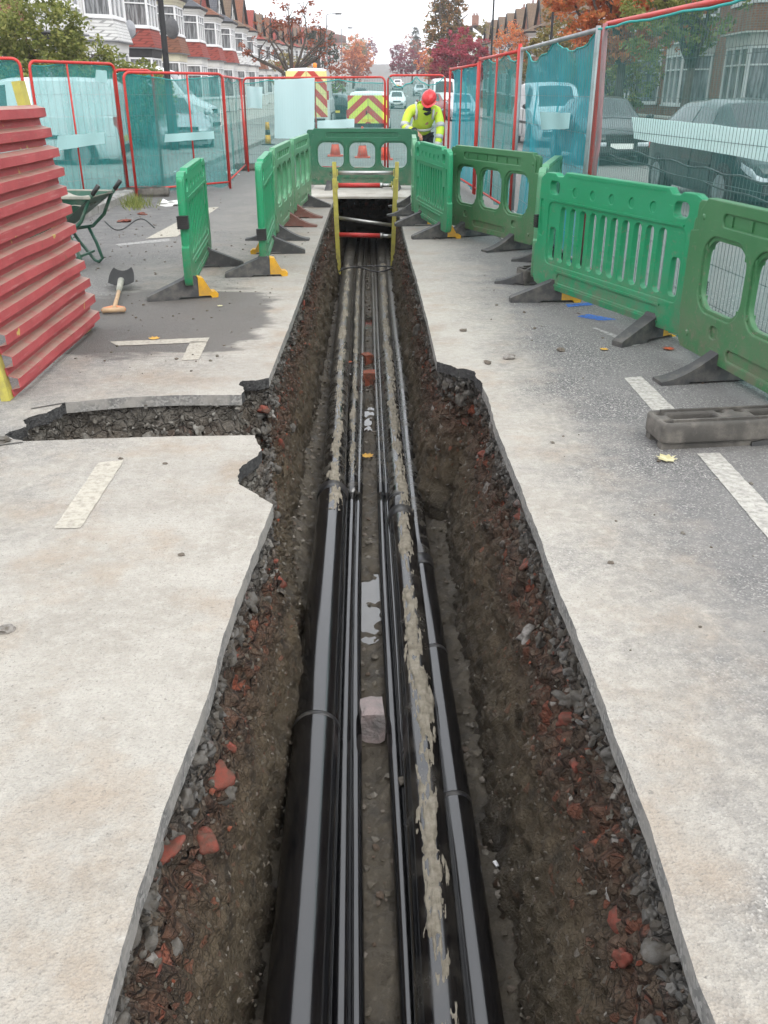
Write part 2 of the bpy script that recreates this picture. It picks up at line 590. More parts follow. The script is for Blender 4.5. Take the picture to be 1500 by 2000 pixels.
# site slab (the dug-up carriageway) with the trench cut out of it
SX0, SX1, SY0, SY1 = -4.05, 6.2, -2.6, 22.0
hole = [(p.x, p.y) for p in left_edge] + [(p.x, p.y) for p in reversed(right_edge)]
me = plate_mesh('road', [(SX0, SY0), (SX1, SY0), (SX1, SY1), (SX0, SY1)], [hole], .062, 0, [M['road'], M['cut'], M['broken']], stand=False)
me.transform(Matrix.Translation((0, 0, -.031)))
for p in me.polygons:
    p.material_index = 1 if abs(p.normal.z) < .5 else 0
    if p.material_index:
        cx, cy = p.center.x, p.center.y
        if (-.72 < cx < -.47 and 3.38 < cy < 4.2) or (cx < -1.70 and 4.1 < cy < 4.7) or (-.9 < cx < -.69 and 4.86 < cy < 5.18) or (.33 < cx < .6 and 4.95 < cy < 5.54): p.material_index = 2
tag(obj('road', me), 'dusty asphalt carriageway with the trench sawn through it', kind='structure')

# ---- trench walls: thick earth faces with real relief
def wall(name, path, ztop_fn, zbot, lean, side, rows, amp, seed, mat, lab):
    n = len(path)
    mb = MB()
    nrm = []
    for i in range(n):
        a = path[max(0, i - 3)]; b = path[min(n - 1, i + 3)]
        d = (b - a).normalized()
        nrm.append(Vector((d.y, -d.x, 0)) * side)           # towards the open trench
    def fn(u, v):
        i = min(n - 1, int(round(u * (n - 1))))
        p = path[i]
        zt = ztop_fn(p)
        z = lerp(zt, zbot, v)
        dep = (zt - z)
        off = (lean(p.y) if callable(lean) else lean) * v ** 1.3 - .012
        crag = 1 - abs(fbm(p.x * 9 + seed, p.y * 9, z * 11, 3))
        vd = noise.voronoi(Vector((p.x * 11 + 3 * N3(p.x * 5, p.y * 5, z * 5), p.y * 11, z * 13)))[0]
        lumpy = sm(.02, .34, vd[1] - vd[0])
        r = .032 * (lumpy - .6) * (1 - .75 * sm(.30, .62, dep)) + amp * (fbm(p.x * 4 + seed, p.y * 4, z * 4, 3) * 1.1 + .6 * fbm(p.x * 15, p.y * 15 + seed, z * 15, 3)) + .022 * (crag - .7) * (1 - .6 * v) + .014 * N3(p.x * 45, p.y * 45, z * 45)
        r *= min(1.0, .25 + dep * 6)
        undercut = -.03 * sm(0, .05, dep) * (1 - sm(.2, .5, dep))
        q = p + nrm[i] * (off + r + undercut)
        return (q.x, q.y, z + .01 * N3(p.x * 20, p.y * 20, z * 20 + 5))
    mb.grid(n - 1, rows, fn)
    o = mb.build(name, mat, smooth=True)
    tag(o, lab, kind='structure')
    return o, fn, n

def resample2(pts, cut):
    near = [p for p in pts if p[1] <= cut]; far = pts[len(near) - 1:]
    return resample(near, .017)[:-1] + resample(far, .045)
left_main = resample2(LEFT_A[1:] + [(-.50, 3.60), (-.57, 4.2), (-.63, 4.7), (-.67, 5.1)] + LEFT_B, 8.0)
def lz(p):
    m = sm(3.40, 3.62, p.y) * (1 - sm(5.02, 5.2, p.y))
    return lerp(-.052, -.40, m)
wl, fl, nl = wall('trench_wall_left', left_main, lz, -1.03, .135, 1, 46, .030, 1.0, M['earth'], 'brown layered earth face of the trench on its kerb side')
slot_path = resample([(-.465, 3.36)] + NOTCH, .022, .010, 21)[:-1] + resample(NOTCH[-1:] + SLOT, .022, .008, 22)
ws, fs_, ns = wall('side_cut_wall', slot_path, lambda p: -.052, -.47, .05, 1, 14, .030, 2.0, M['earth_dry_lit'], 'rubble face of the short side cut off the trench')
right_main = resample2([(.612, .3)] + RIGHT_A[1:] + RNOTCH + RIGHT_B, 8.2)
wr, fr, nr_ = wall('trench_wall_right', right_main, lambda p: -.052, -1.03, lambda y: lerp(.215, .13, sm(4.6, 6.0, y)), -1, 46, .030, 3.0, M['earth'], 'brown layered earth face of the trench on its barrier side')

mb = MB()
def scf(u, v):
    y = lerp(3.42, 5.16, v)
    x1 = lerp(-.485, -.68, sm(3.36, 5.17, y)) - .035
    x = lerp(-2.0, x1, u)
    return (x, y, -.385 + .05 * fbm(x * 6, y * 6, 3) + .02 * fbm(x * 22, y * 22, 5) - .09 * sm(.9, 1.0, u))
mb.grid(90, 80, scf)
tag(mb.build('side_cut_floor', M['earth_dry_lit'], smooth=True), 'earth bottom of the short side cut', kind='structure')

PUD = [G(722, 1165, -.98), G(722, 800, -.98), G(720, 620, -.98), (-.62, 6.2, 0), (-.60, 5.2, 0), (-.63, 7.3, 0)]
PUDR = [(.10, .33), (.09, .45), (.09, .55), (.05, .5), (.05, .35), (.05, .5)]
def floor_z(x, y):
    z = -1.0 + .045 * fbm(x * 5, y * 5, .5, 4) + .018 * fbm(x * 24, y * 24, 1.5, 3)
    cx_ = lerp(.03, -.30, sm(2, 13, y)); z += .16 * sm(.36, .60, abs(x - cx_)) ** 1.5
    for p, (rx, ry) in zip(PUD, PUDR):
        d = math.hypot((x - p[0]) / rx, (y - p[1]) / ry)
        z -= .045 * (1 - sm(.35, 1.2, d + .5 * fbm(x * 11, y * 11, 2.2, 4)))
    return z
mb = MB()
mb.grid(96, 640, lambda u, v: (lerp(-.80, .70, u), lerp(.1, 8.6, v), floor_z(lerp(-.80, .70, u), lerp(.1, 8.6, v))))
mb.grid(40, 180, lambda u, v: (lerp(-.92, .72, u), lerp(8.6, 17.5, v), floor_z(lerp(-.92, .72, u), lerp(8.6, 17.5, v))))
tag(mb.build('trench_floor', M['mud'], smooth=True), 'wet muddy bottom of the trench between the pipes', kind='structure')
for p, (rx, ry) in zip(PUD, PUDR):
    mb = MB()
    mb.add([(p[0] + rx * 1.25 * math.cos(a * .2618), p[1] + ry * 1.25 * math.sin(a * .2618), -1.022) for a in range(24)], [tuple(range(24))])
    tag(mb.build('puddle', M['water']), 'still brown water lying in the trench bottom', kind='structure')
mb = MB()
mb.box((-.3, 17.45, -.55), (1.6, .12, .97))
tag(mb.build('trench_end_face', M['earth']), 'earth end of the covered trench', kind='structure')
mb = MB()
mb.box((0.05, .10, -.56), (1.6, .3, .97))
tag(mb.build('trench_near_face', M['earth']), 'earth end of the open trench', kind='structure')

# ---- stones and brick bats bedded in the faces: large ones singly, small ones as rubble
ICO_POOL = {}
def stone_mesh(kind, i, mat):
    key = (kind, i, mat.name)
    if key not in ICO_POOL:
        ICO_POOL[key] = MB().blob((0, 0, 0), 1.0, i * 1.7 + len(kind), 3, (1, .8, .62), .9).mesh(kind, mat, True)
    return ICO_POOL[key]
def bed(parent, fn, n, count, rng, vlo, vhi, rlo, rhi, kinds, singles):
    small = {}
    for j in range(count):
        u = rng.random() ** 1.35
        v = rng.uniform(vlo, vhi)
        p = Vector(fn(u, v))
        if p.y > 17 or p.y < .3: continue
        r = rng.uniform(rlo, rhi)
        kd, mt = kinds[rng.randrange(len(kinds))]
        rot = Euler((rng.uniform(0, 6.3), rng.uniform(0, 6.3), rng.uniform(0, 6.3))).to_matrix()
        p.x += (-.40 if p.x < 0 else .40) * r
        if singles and p.y < 9:
            o = obj(kd, stone_mesh(kd, rng.randrange(6), M[mt]), parent, p)
            o.scale = (r, r, r)
            o.rotation_euler = rot.to_euler()
        else:
            small.setdefault((kd, mt), MB()).blob(p, r, rng.random() * 50, 1, (1, .8, .6), .8, rot)
    for (kd, mt), b in small.items():
        tag(b.build(kd + '_bed', M[mt], parent), kind='stuff')
rg = random.Random(11)
for par, fn, n in ((wl, fl, nl), (wr, fr, nr_)):
    bed(par, fn, n, 100, rg, .02, .17, .02, .046, [('stone', 'rubble')], True)
    bed(par, fn, n, 26, rg, .14, .38, .022, .048, [('brick', 'brickred'), ('brick', 'brickred'), ('stone', 'rubble')], True)
    bed(par, fn, n, 8, rg, .12, .6, .03, .05, [('pale_stone', 'palestone'), ('stone', 'rubble')], True)
    bed(par, fn, n, 3600, rg, .0, .19, .006, .024, [('rubble', 'rubble')], False)
    bed(par, fn, n, 4200, rg, .10, 1.0, .003, .013, [('gravel', 'gravel')], False)
    bed(par, fn, n, 160, rg, .15, .45, .006, .016, [('brick_chip', 'brickred')], False)
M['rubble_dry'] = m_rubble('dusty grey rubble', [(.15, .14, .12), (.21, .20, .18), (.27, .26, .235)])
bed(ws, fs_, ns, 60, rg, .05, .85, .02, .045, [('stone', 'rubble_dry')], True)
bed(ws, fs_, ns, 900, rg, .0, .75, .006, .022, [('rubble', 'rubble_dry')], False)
bed(ws, fs_, ns, 150, rg, .7, 1.0, .006, .018, [('brick_chip', 'brickred')], False)
# the named lumps of the photograph
def lump(px, py, z, r, kd, mt, par, sq=(1, 1, 1)):
    best, p = 1e9, None                       # bed it where the sight line meets the face
    fn_ = fl if par is wl else fr
    for iu in range(500):
        for iv in range(0, 24):
            q = fn_(iu / 1000 * 1.0, iv / 60)
            dq = q[1] * _c - (q[2] - CAM_H) * _s
            if dq < .5: continue
            e_ = (750 + FPX * q[0] / dq - px) ** 2 + (1000 - FPX * (q[1] * _s + (q[2] - CAM_H) * _c) / dq - py) ** 2
            if e_ < best: best, p = e_, Vector(q)
    r *= .8
    p.x += (-.55 if par is wl else .55) * r
    o = obj(kd, stone_mesh(kd, rg.randrange(6), M[mt]), par, p)
    o.scale = (r * sq[0], r * sq[1], r * sq[2])
    o.rotation_euler = (rg.uniform(-.5, .5), rg.uniform(-.5, .5), rg.uniform(0, 6))
for a in [(405, 1530, -.30, .085, 'brick', 'brickred', wl, (.8, 1.7, .7)), (340, 1665, -.27, .05, 'brick', 'brickred', wl), (300, 1880, -.32, .055, 'brick', 'brickred', wl, (.6, 1.6, 1)),
          (288, 1865, -.20, .05, 'pale_stone', 'palestone', wl), (455, 1460, -.30, .03, 'brick', 'brickred', wl), (530, 1090, -.30, .04, 'brick', 'brickred', wl),
          (1025, 1230, -.26, .065, 'pale_stone', 'palestone', wr, (.6, 1.6, .8)), (1195, 1745, -.40, .05, 'pale_stone', 'palestone', wr), (1222, 1790, -.30, .09, 'brick', 'brickred', wr, (.7, 1.5, .9)),
          (1100, 1410, -.28, .05, 'brick', 'brickred', wr), (1020, 1100, -.25, .045, 'brick', 'brickred', wr), (1120, 1500, -.34, .05, 'brick', 'brickred', wr, (.7, 1.6, .8)), (935, 890, -.26, .05, 'brick', 'brickred', wr),
          (1020, 1050, -.14, .05, 'stone', 'rubble', wr), (1130, 1370, -.15, .05, 'stone', 'rubble', wr), (1290, 1850, -.16, .07, 'stone', 'rubble', wr), (905, 820, -.26, .05, 'brick', 'brickred', wr), (545, 780, -.28, .05, 'brick', 'brickred', wl), (520, 800, -.36, .05, 'brick', 'brickred', wl)]:
    lump(*a)

# ---- clods and chips on the floor
mb = MB(); rg = random.Random(5)
for j in range(1500):
    x = rg.choice([rg.uniform(-.10, .10), rg.uniform(.33, .55), rg.uniform(-.52, -.38)])
    y = rg.uniform(.8, 14)
    x += -.03 * max(0, y - 2) * (.9 if y < 9 else .85)
    r = rg.uniform(.004, .02)
    mb.blob((x, y, floor_z(x, y) + r * .3), r, j, 1, (1, 1, .7), .7)
tag(mb.build('floor_gravel', M['gravel']), 'crumbs of earth and gravel on the trench bottom', kind='stuff')

# ================================================================== ground beyond the site, road, pavements, kerbs
M['asphalt'] = pm('worn grey asphalt', (.155, .152, .148), (.21, .205, .198), 1.2, .88, .5, 120, dirt=(.27, .255, .23), dirt_amt=.4, dscale=.8)
M['verge'] = pm('garden soil and grass', (.07, .085, .035), (.11, .095, .06), 1.5, .95, .6, 30)
M['pave'] = pm('grey pavement tarmac', (.22, .215, .205), (.29, .28, .262), 1.6, .9, .4, 90, dirt=(.13, .125, .115), dirt_amt=.4, dscale=2)
M['kerb'] = pm('granite kerb', (.33, .32, .30), (.24, .235, .225), 3, .85, .4, 80, dirt=(.14, .13, .11), dirt_amt=.5)
M['concrete'] = pm('pale concrete', (.44, .42, .385), (.36, .345, .315), 2, .85, .4, 60, dirt=(.22, .20, .17), dirt_amt=.4)

YS = [-60, -20, SY0, 5, 12, 17, SY1] + [22 + i * 4 for i in range(1, 26)] + [130, 140, 155, 170, 185, 200, 220, 240, 260, 280, 300, 330, 360, 400, 440, 520, 700, 1200]
XS = [-900, -200, -60, -30, -13, SX0, SX1, 13, 30, 60, 200, 900]
mb = MB()
vid = {}
for i, yy in enumerate(YS):
    for j, xx in enumerate(XS):
        vid[i, j] = len(mb.v)
        mb.v.append((xx, yy, gz(yy) - .012))
for i in range(len(YS) - 1):
    for j in range(len(XS) - 1):
        if XS[j] == SX0 and SY0 <= YS[i] < SY1:
            continue
        mb.f.append((vid[i, j], vid[i, j + 1], vid[i + 1, j + 1], vid[i + 1, j])); mb.mi.append(0)
tag(mb.build('ground', M['verge'], smooth=True), 'ground of the street running out to the hill', kind='structure')

def strip(name, x0, x1, ys, dz, mat, lab, thick=0.0):
    mb = MB()
    ys = [y for y in ys]
    for a, b in zip(ys, ys[1:]):
        za, zb = gz(a) + dz, gz(b) + dz
        mb.add([(x0, a, za), (x1, a, za), (x1, b, zb), (x0, b, zb)], [(0, 1, 2, 3)])
    o = mb.build(name, mat, smooth=True)
    return tag(o, lab, kind='structure')
ysf = [y for y in YS if 22 <= y <= 700]
strip('street', SX0, SX1, ysf, .0, M['asphalt'], 'grey street running away from the site up the hill')
ysn = [y for y in YS if -20 <= y <= 700]
strip('pavement_left', -7.6, SX0 - .16, ysn, .115, M['pave'], 'grey tarmac pavement on the side of the white houses')
strip('forecourt_left', -12.2, -7.6, ysn, .12, M['concrete'], 'paved front forecourts before the white houses')
strip('pavement_right', SX1 + .16, 9.0, ysn, .115, M['pave'], 'grey pavement on the side of the brick houses')
strip('front_gardens_right', 9.0, 12.4, ysn, .12, M['verge'], 'front gardens of the brick houses')
km = MB()
prof = [(-.075, -.14), (.075, -.14), (.075, .10), (.045, .125), (-.075, .125)]
km.prism(prof, -.449, .449, lambda u, v, w_: (u, w_, v))
kme = km.mesh('kerbstone', M['kerb'])
for sx, nm in ((SX0 - .08, 'kerb_left'), (SX1 + .08, 'kerb_right')):
    par = tag(empty(nm), kind='structure')
    par['label'] = 'line of granite kerbstones along the pavement'
    rgk = random.Random(3)
    for i in range(44):
        y = 5.5 + i * .905
        o = obj('kerbstone', kme, par, (sx + rgk.uniform(-.008, .008), y, gz(y) + rgk.uniform(-.006, .006)))
        o.rotation_euler = (rgk.uniform(-.008, .008), rgk.uniform(-.01, .01), math.pi if nm == 'kerb_right' else 0)
    mb = MB()
    for a, b in [(-20, 5.05)] + list(zip([45.3] + [y for y in YS if 46 < y < 700], [y for y in YS if 46 < y < 700])):
        mb.bar((sx, a, gz(a) + .0), (sx, b, gz(b) + .0), .15, .25)
    tag(mb.build('kerb_run', M['kerb'], par), kind='stuff')

# ---- painted marks on the road
def m_paint(name, c, wear):
    k = NT(name)
    P = k.world()
    a = k.mr(k.noise(P, 30, 6, .7), wear - .25, wear + .2, .25, .88)
    col = k.mix(k.noise(P, 8, 4), c, tuple(q * .82 for q in c))
    sh = k.bsdf(col, .8, 0, .3)
    tr = k.n('ShaderNodeBsdfTransparent')
    mx = k.n('ShaderNodeMixShader')
    k.l(a, mx.inputs[0]); k.l(tr.outputs[0], mx.inputs[1]); k.l(sh, mx.inputs[2])
    return k.done(mx.outputs[0])
M['paint'] = m_paint('worn white road paint', (.56, .54, .49), .44)
M['paint_dusty'] = m_paint('dusty cream road paint', (.52, .485, .41), .36)
M['paint_thin'] = m_paint('nearly worn off road paint', (.52, .51, .49), .56)
M['spray'] = m_paint('blue survey spray', (.03, .18, .62), .52)
def mark(name, pts, mat, lab, z=.004, wob=.006):
    ps = [G(x, y, z) for x, y in pts]
    out = []
    for a, b in zip(ps, ps[1:] + ps[:1]):
        n = max(1, int((b - a).length / .04))
        for i in range(n):
            p = a.lerp(b, i / n)
            out.append((p.x + wob * N3(p.x * 20, p.y * 20), p.y + wob * N3(p.x * 20, p.y * 20, 7), z))
    mb = MB().add(out, [tuple(range(len(out)))])
    return tag(mb.build(name, mat), lab, kind='structure')
mark('bay_marking', [(193, 903), (242, 899), (157, 1031), (105, 1032)], M['paint_dusty'], 'short cream bay dash on the slab left of the trench')
mark('bay_marking', [(215, 667), (410, 659), (404, 668), (230, 675)], M['paint_dusty'], 'crossbar of the cream T mark by the damp patch')
mark('bay_marking', [(372, 667), (405, 667), (388, 702), (354, 704)], M['paint_dusty'], 'stem of the cream T mark by the damp patch')
mark('bay_marking', [(285, 466), (345, 462), (428, 404), (398, 406)], M['paint_dusty'], 'long cream bay dash beside the loose barrier')
mark('bay_marking', [(225, 477), (330, 466), (332, 471), (232, 480)], M['paint_thin'], 'thin crossbar at the end of the long bay dash')
mark('centre_marking', [(1219, 738), (1253, 735), (1335, 815), (1292, 822)], M['paint'], 'white lane dash running under the rubber block')
mark('centre_marking', [(1362, 886), (1405, 884), (1520, 1005), (1520, 1075)], M['paint'], 'white lane dash nearer than the rubber block')
mark('centre_marking', [(1155, 640), (1165, 640), (1250, 672), (1240, 677)], M['paint_thin'], 'faint worn white scratch under the bright green barrier')
M['kerf'] = pm('dark saw kerf', (.06, .058, .054), (.09, .086, .08), 20, .9)
mark('saw_cut', [(-20, 871), (45, 862), (45, 863.5), (-20, 872.8)], M['kerf'], 'thin dark saw line running on from the side cut', wob=.001)
mark('saw_cut', [(60, 797), (128, 785.5), (128, 787), (60, 798.5)], M['kerf'], 'thin dark saw line at the back corner of the side cut', wob=.001)
mark('survey_mark', [(1125, 618), (1150, 613), (1205, 624), (1170, 626)], M['spray'], 'blue spray line under the bright green barrier', wob=.02)
mark('survey_mark', [(1105, 594), (1155, 590), (1160, 595), (1110, 600)], M['spray'], 'small blue spray tick beside the barrier foot', wob=.02)

# ================================================================== pipes
def m_pipe(name, dusty):
    k = NT(name)
    P = k.world()
    st = k.noise(k.coord('Object', (60, 2.0, 60)), 1.0, 5, .65)
    d = k.noise(P, 7, 6, .65)
    x, y, z = k.sep(P)
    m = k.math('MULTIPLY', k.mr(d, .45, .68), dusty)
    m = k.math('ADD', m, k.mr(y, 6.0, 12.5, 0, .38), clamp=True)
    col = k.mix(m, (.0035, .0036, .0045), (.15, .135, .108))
    sc = k.mr(st, .68, .72, 0, .25)
    col = k.mix(sc, col, (.12, .12, .12))
    rg_ = k.math('ADD', k.mr(st, .3, .7, .12, .20), k.math('MULTIPLY', m, .6), clamp=True)
    return k.done(k.bsdf(col, rg_, 0, .55, k.bump(st, .05, .002), IOR=1.8))
M['pipe'] = m_pipe('black polythene pipe', .035)
M['pipe_mid'] = m_pipe('mud-filmed black polythene pipe', .22)
M['pipe_dusty'] = m_pipe('muddy black polythene pipe', .55)
M['collar'] = pm('black pipe collar', (.012, .012, .014), (.02, .02, .022), 5, .35, dirt=(.16, .145, .12), dirt_amt=.4, dscale=12)
def m_crust():
    k = NT('dried pale mud crust')
    P = k.world()
    n = k.noise(P, 24, 6, .7)
    c = k.ramp(n, [(.3, (.15, .13, .098)), (.5, (.25, .225, .178)), (.7, (.34, .31, .255))])
    return k.done(k.bsdf(c, .92, 0, .2, k.bump(k.noise(P, 80, 5, .7), .9, .006)))
M['crust'] = m_crust()

def pipe(name, hl, r_near, r_far, collar_y, mat, lab, mud=None, seed=0, clips=()):
    pts = []
    for px, py in hl:
        pts.append(G(px, py, -1.0 + 2 * r_near))
    pts.sort(key=lambda p: p.y)
    d0 = pts[1] - pts[0]
    a = pts[0] - d0 * ((pts[0].y + 1.9) / d0.y)
    n = len(pts)
    e = Vector((pts[-1].x + (pts[-1].x - pts[-3].x) / max(.1, pts[-1].y - pts[-3].y) * (18.4 - pts[-1].y) * .35, 18.4, 0))
    ctrl = [a] + pts + [e]
    def X(y):
        for p, q in zip(ctrl, ctrl[1:]):
            if y <= q.y or q is ctrl[-1]:
                t = (y - p.y) / max(1e-6, q.y - p.y)
                return lerp(p.x, q.x, t)
    def XS_(y):                                            # gentle smoothing of the survey
        return sum(X(min(18.4, max(-1.9, y + k * .5))) for k in (-2, -1, 0, 1, 2)) / 5 + .006 * N3(y * .35, seed)
    root = empty(name, (XS_(2.0), 2.0, -1.0))
    off = Vector(root.location)
    def ctr(y):
        r = r_near if y < collar_y else r_far
        return Vector((XS_(y), y, -1.0 + r + .006 + .006 * N3(y * .5, seed + 4)))
    ys = [-1.9 + i * .17 for i in range(int((collar_y + 1.9) / .17) + 1)]
    if collar_y - ys[-1] > .02: ys.append(collar_y)
    MB().tube([ctr(min(y, collar_y - .001)) - off for y in ys], r_near, 28).build('near_length', mat, root, True)
    ys = [collar_y - .05] + [collar_y + i * .2 for i in range(1, int((18.4 - collar_y) / .2))]
    if r_far:
        MB().tube([ctr(y) + Vector((0, 0, 0)) - off if y > collar_y else ctr(collar_y + .01) + Vector((0, -.06, 0)) - off for y in ys], r_far, 24).build('far_length', M['pipe_dusty'], root, True)
    mb = MB()
    c0 = ctr(collar_y - .001)
    if r_near > .05:
        mb.tube([c0 + Vector((0, -.11, 0)) - off, c0 + Vector((0, -.10, 0)) - off, c0 + Vector((0, -.004, 0)) - off, c0 + Vector((0, .006, 0)) - off], [r_near + .001, r_near + .005, r_near + .005, r_far], 28)
        mb.build('collar', M['collar'], root, True)
        for cy in clips:
            c1 = ctr(cy)
            MB().tube([c1 + Vector((0, -.012, 0)) - off, c1 + Vector((0, .012, 0)) - off], r_near + .0012, 28).build('seam_ring', M['collar'], root, True)
    if mud:
        y0, y1, thr, half, shift = mud
        nu = int((y1 - y0) / .0085); nv = 36
        mbm = MB()
        def rr(y): return r_near if y < collar_y else r_far
        def fn(u, v):
            y = lerp(y0, y1, u)
            an = shift + lerp(-half, half, v)
            c = ctr(y)
            mk = mask(u, v)
            h = mk * .016 + (.0022 * N3(y * 60, an * 20, seed) if mk > .05 else 0)
            rad = rr(y) + max(-.004, min(.009, h))
            return (c.x + math.sin(an) * rad - off.x, y - off.y, c.z + math.cos(an) * rad - off.z)
        def mask(u, v):
            y = lerp(y0, y1, u)
            s = lerp(-1, 1, v)
            wob = .45 * N3(y * 1.7, seed * 3.1)
            big = fbm(y * 3.4 + seed, s * .6, seed, 3)
            return big * .85 + .75 * fbm(y * 13, s * 5.5, seed + 2, 5) + .42 - thr - 1.25 * abs(s - wob) ** 1.5
        mbm.grid(nu, nv, fn, lambda u, v: mask(u, v) > -.22)
        tag(mbm.build('mud_crust', M['crust'], root, True), kind='stuff')
    tag(root, lab, 'pipe', 'black pipes laid along the trench')
    return root
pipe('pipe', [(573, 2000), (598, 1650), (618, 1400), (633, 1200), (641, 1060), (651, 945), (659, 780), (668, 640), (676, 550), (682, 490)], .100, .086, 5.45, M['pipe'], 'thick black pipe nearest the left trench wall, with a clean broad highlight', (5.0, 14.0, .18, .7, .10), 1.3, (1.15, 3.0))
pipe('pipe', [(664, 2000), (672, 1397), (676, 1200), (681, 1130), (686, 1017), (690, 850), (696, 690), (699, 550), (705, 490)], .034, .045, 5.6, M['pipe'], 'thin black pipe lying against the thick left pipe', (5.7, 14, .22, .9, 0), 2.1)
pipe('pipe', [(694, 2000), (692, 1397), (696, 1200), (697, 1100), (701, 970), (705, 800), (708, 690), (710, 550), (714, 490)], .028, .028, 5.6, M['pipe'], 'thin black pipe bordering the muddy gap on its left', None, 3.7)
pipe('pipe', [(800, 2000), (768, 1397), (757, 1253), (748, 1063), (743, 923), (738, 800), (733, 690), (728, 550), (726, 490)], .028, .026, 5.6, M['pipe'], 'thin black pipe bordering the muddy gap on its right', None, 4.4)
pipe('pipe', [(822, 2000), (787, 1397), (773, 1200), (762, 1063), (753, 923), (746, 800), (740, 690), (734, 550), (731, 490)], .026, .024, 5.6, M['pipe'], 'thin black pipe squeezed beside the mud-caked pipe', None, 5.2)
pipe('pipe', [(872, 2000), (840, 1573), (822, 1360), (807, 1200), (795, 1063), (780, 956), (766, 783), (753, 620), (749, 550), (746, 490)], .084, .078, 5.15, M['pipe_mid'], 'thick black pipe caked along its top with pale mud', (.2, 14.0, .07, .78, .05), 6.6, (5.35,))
pipe('pipe', [(947, 2000), (888, 1520), (856, 1307), (836, 1200), (818, 1040), (799, 877), (784, 713), (772, 620), (764, 550), (756, 490)], .066, .062, 4.55, M['pipe'], 'black pipe nearest the right trench wall, clean with a narrow highlight', None, 7.9, (2.6, 3.6))

# ---- loose things lying in the trench
M['granite'] = pm('pinkish granite sett', (.34, .27, .26), (.22, .205, .20), 9, .85, .9, 40, bdist=.02)
def sett(px, py, z, s, mat, name, lab, cat, rz):
    p = G(px, py, z)
    bm = bmesh.new(); bmesh.ops.create_cube(bm, size=1)
    bmesh.ops.subdivide_edges(bm, edges=bm.edges[:], cuts=3, use_grid_fill=True)
    for v in bm.verts:
        q = v.co.copy()
        v.co = Vector((q.x * s[0], q.y * s[1], q.z * s[2])) * (1 + .12 * N3(q.x * 3, q.y * 3, q.z * 3 + s[0] * 40))
        n_ = q.normalized(); v.co -= Vector((n_.x * s[0], n_.y * s[1], n_.z * s[2])) * .16 * max(0, q.length - .62)
    me = bpy.data.meshes.new(name); bm.to_mesh(me); bm.free(); me.materials.append(mat)
    return tag(obj(name, me, None, p, rz), lab, cat)
sett(727, 1405, -.93, (.105, .13, .15), M['granite'], 'granite_block', 'pinkish granite block wedged between the thin pipes', 'stone', .1)
sett(721, 738, -.95, (.12, .14, .13), M['brickred'], 'brick_block', 'red brick wedged between the thin pipes farther down the trench', 'brick', .05)
sett(717, 700, -.97, (.10, .12, .10), M['brickred'], 'broken_brick', 'broken brick lying just beyond the wedged red brick', 'brick', .5)

def leaf(px, py, z, s, rz, mat, lab, curl=.25):
    out = [(-.5, 0), (-.33, .2), (-.42, .38), (-.12, .36), (0, .55), (.12, .34), (.40, .36), (.30, .16), (.5, 0), (.28, -.2), (.3, -.38), (.05, -.3), (0, -.55), (-.1, -.28), (-.35, -.36), (-.3, -.15)]
    mb = MB()
    vs = [(0, 0, .004)] + [(a * s, b * s, .006 + curl * s * (a * a + b * b) * (1 + N3(a * 3, b * 3, px))) for a, b in out]
    mb.add(vs, [(0, i, i % 16 + 1) for i in range(1, 17)])
    p = G(px, py, z)
    return tag(mb.build('fallen_leaf', mat, None, False, p, rz), lab, 'leaf', 'fallen leaves about the site')
M['leaf_y'] = pm('yellow leaf', (.62, .36, .05), (.45, .24, .04), 30, .7)
M['leaf_o'] = pm('orange red leaf', (.50, .11, .03), (.35, .07, .03), 30, .7)
M['leaf_p'] = pm('pale cream leaf', (.55, .52, .33), (.42, .38, .2), 30, .7)
leaf(718, 892, -.96, .10, .4, M['leaf_y'], 'yellow leaf lying in the muddy gap between pipes')
leaf(1306, 683, 0, .085, 1.1, M['leaf_o'], 'orange red leaf beside the upright barrier foot')
leaf(1180, 684, 0, .06, .2, M['leaf_y'], 'small yellowish leaf on the asphalt before the bright barrier')
leaf(1302, 898, 0, .10, 2.0, M['leaf_p'], 'pale cream leaf in front of the rubber block')
leaf(302, 663, 0, .085, .6, M['leaf_y'], 'yellow leaf on the crossbar of the T mark')
leaf(430, 599, 0, .05, .3, M['leaf_p'], 'small pale leaf near the loose barrier foot')
leaf(683, 708, -.90, .06, .3, M['leaf_o'], 'small orange leaf on the thin left pipe')
M['chip'] = pm('white tile chip', (.75, .75, .74), (.7, .7, .7), 8, .4)
tag(MB().box((0, 0, .003), (.028, .026, .006)).build('tile_chip', M['chip'], None, False, G(972, 1687, -.985), .4), 'small square white tile chip right of the pipes', 'chip')
cl = random.Random(9)
for i, (px, py, r, mt, lab) in enumerate([(993, 697, .045, 'palestone', 'pale cement lump on the slab right of the trench'), (1095, 683, .035, 'gravel', 'dark clod on asphalt left of the yellowish leaf'), (1044, 641, .016, 'gravel', 'small dark stone right of the trench, far from others'), (952, 708, .03, 'gravel', 'flat brown clod close to the broken right edge'),
        (905, 645, .03, 'gravel', 'brown clod beside the straight right trench edge'), (1193, 1099, .014, 'gravel', 'dark pebble in the middle of the grey right side'), (322, 905, .012, 'gravel', 'dark pebble by the cream bay dash'), (354, 1083, .014, 'gravel', 'dark pebble in the middle of the pale left slab'), (235, 895, .013, 'gravel', 'dark pebble at the tip of the cream bay dash'), (12, 1228, .03, 'palestone', 'pale stone at the left border of the slab'), (4, 858, .05, 'rubble', 'grey stone by the left end of the side cut')]):
    r *= .75
    p = G(px, py, r * .3)
    tag(MB().blob((0, 0, 0), r, i * 3.3, 2, (1.2, 1, .55), .7).build('loose_stone', M[mt], None, False, p, cl.uniform(0, 6)), lab, 'stone')
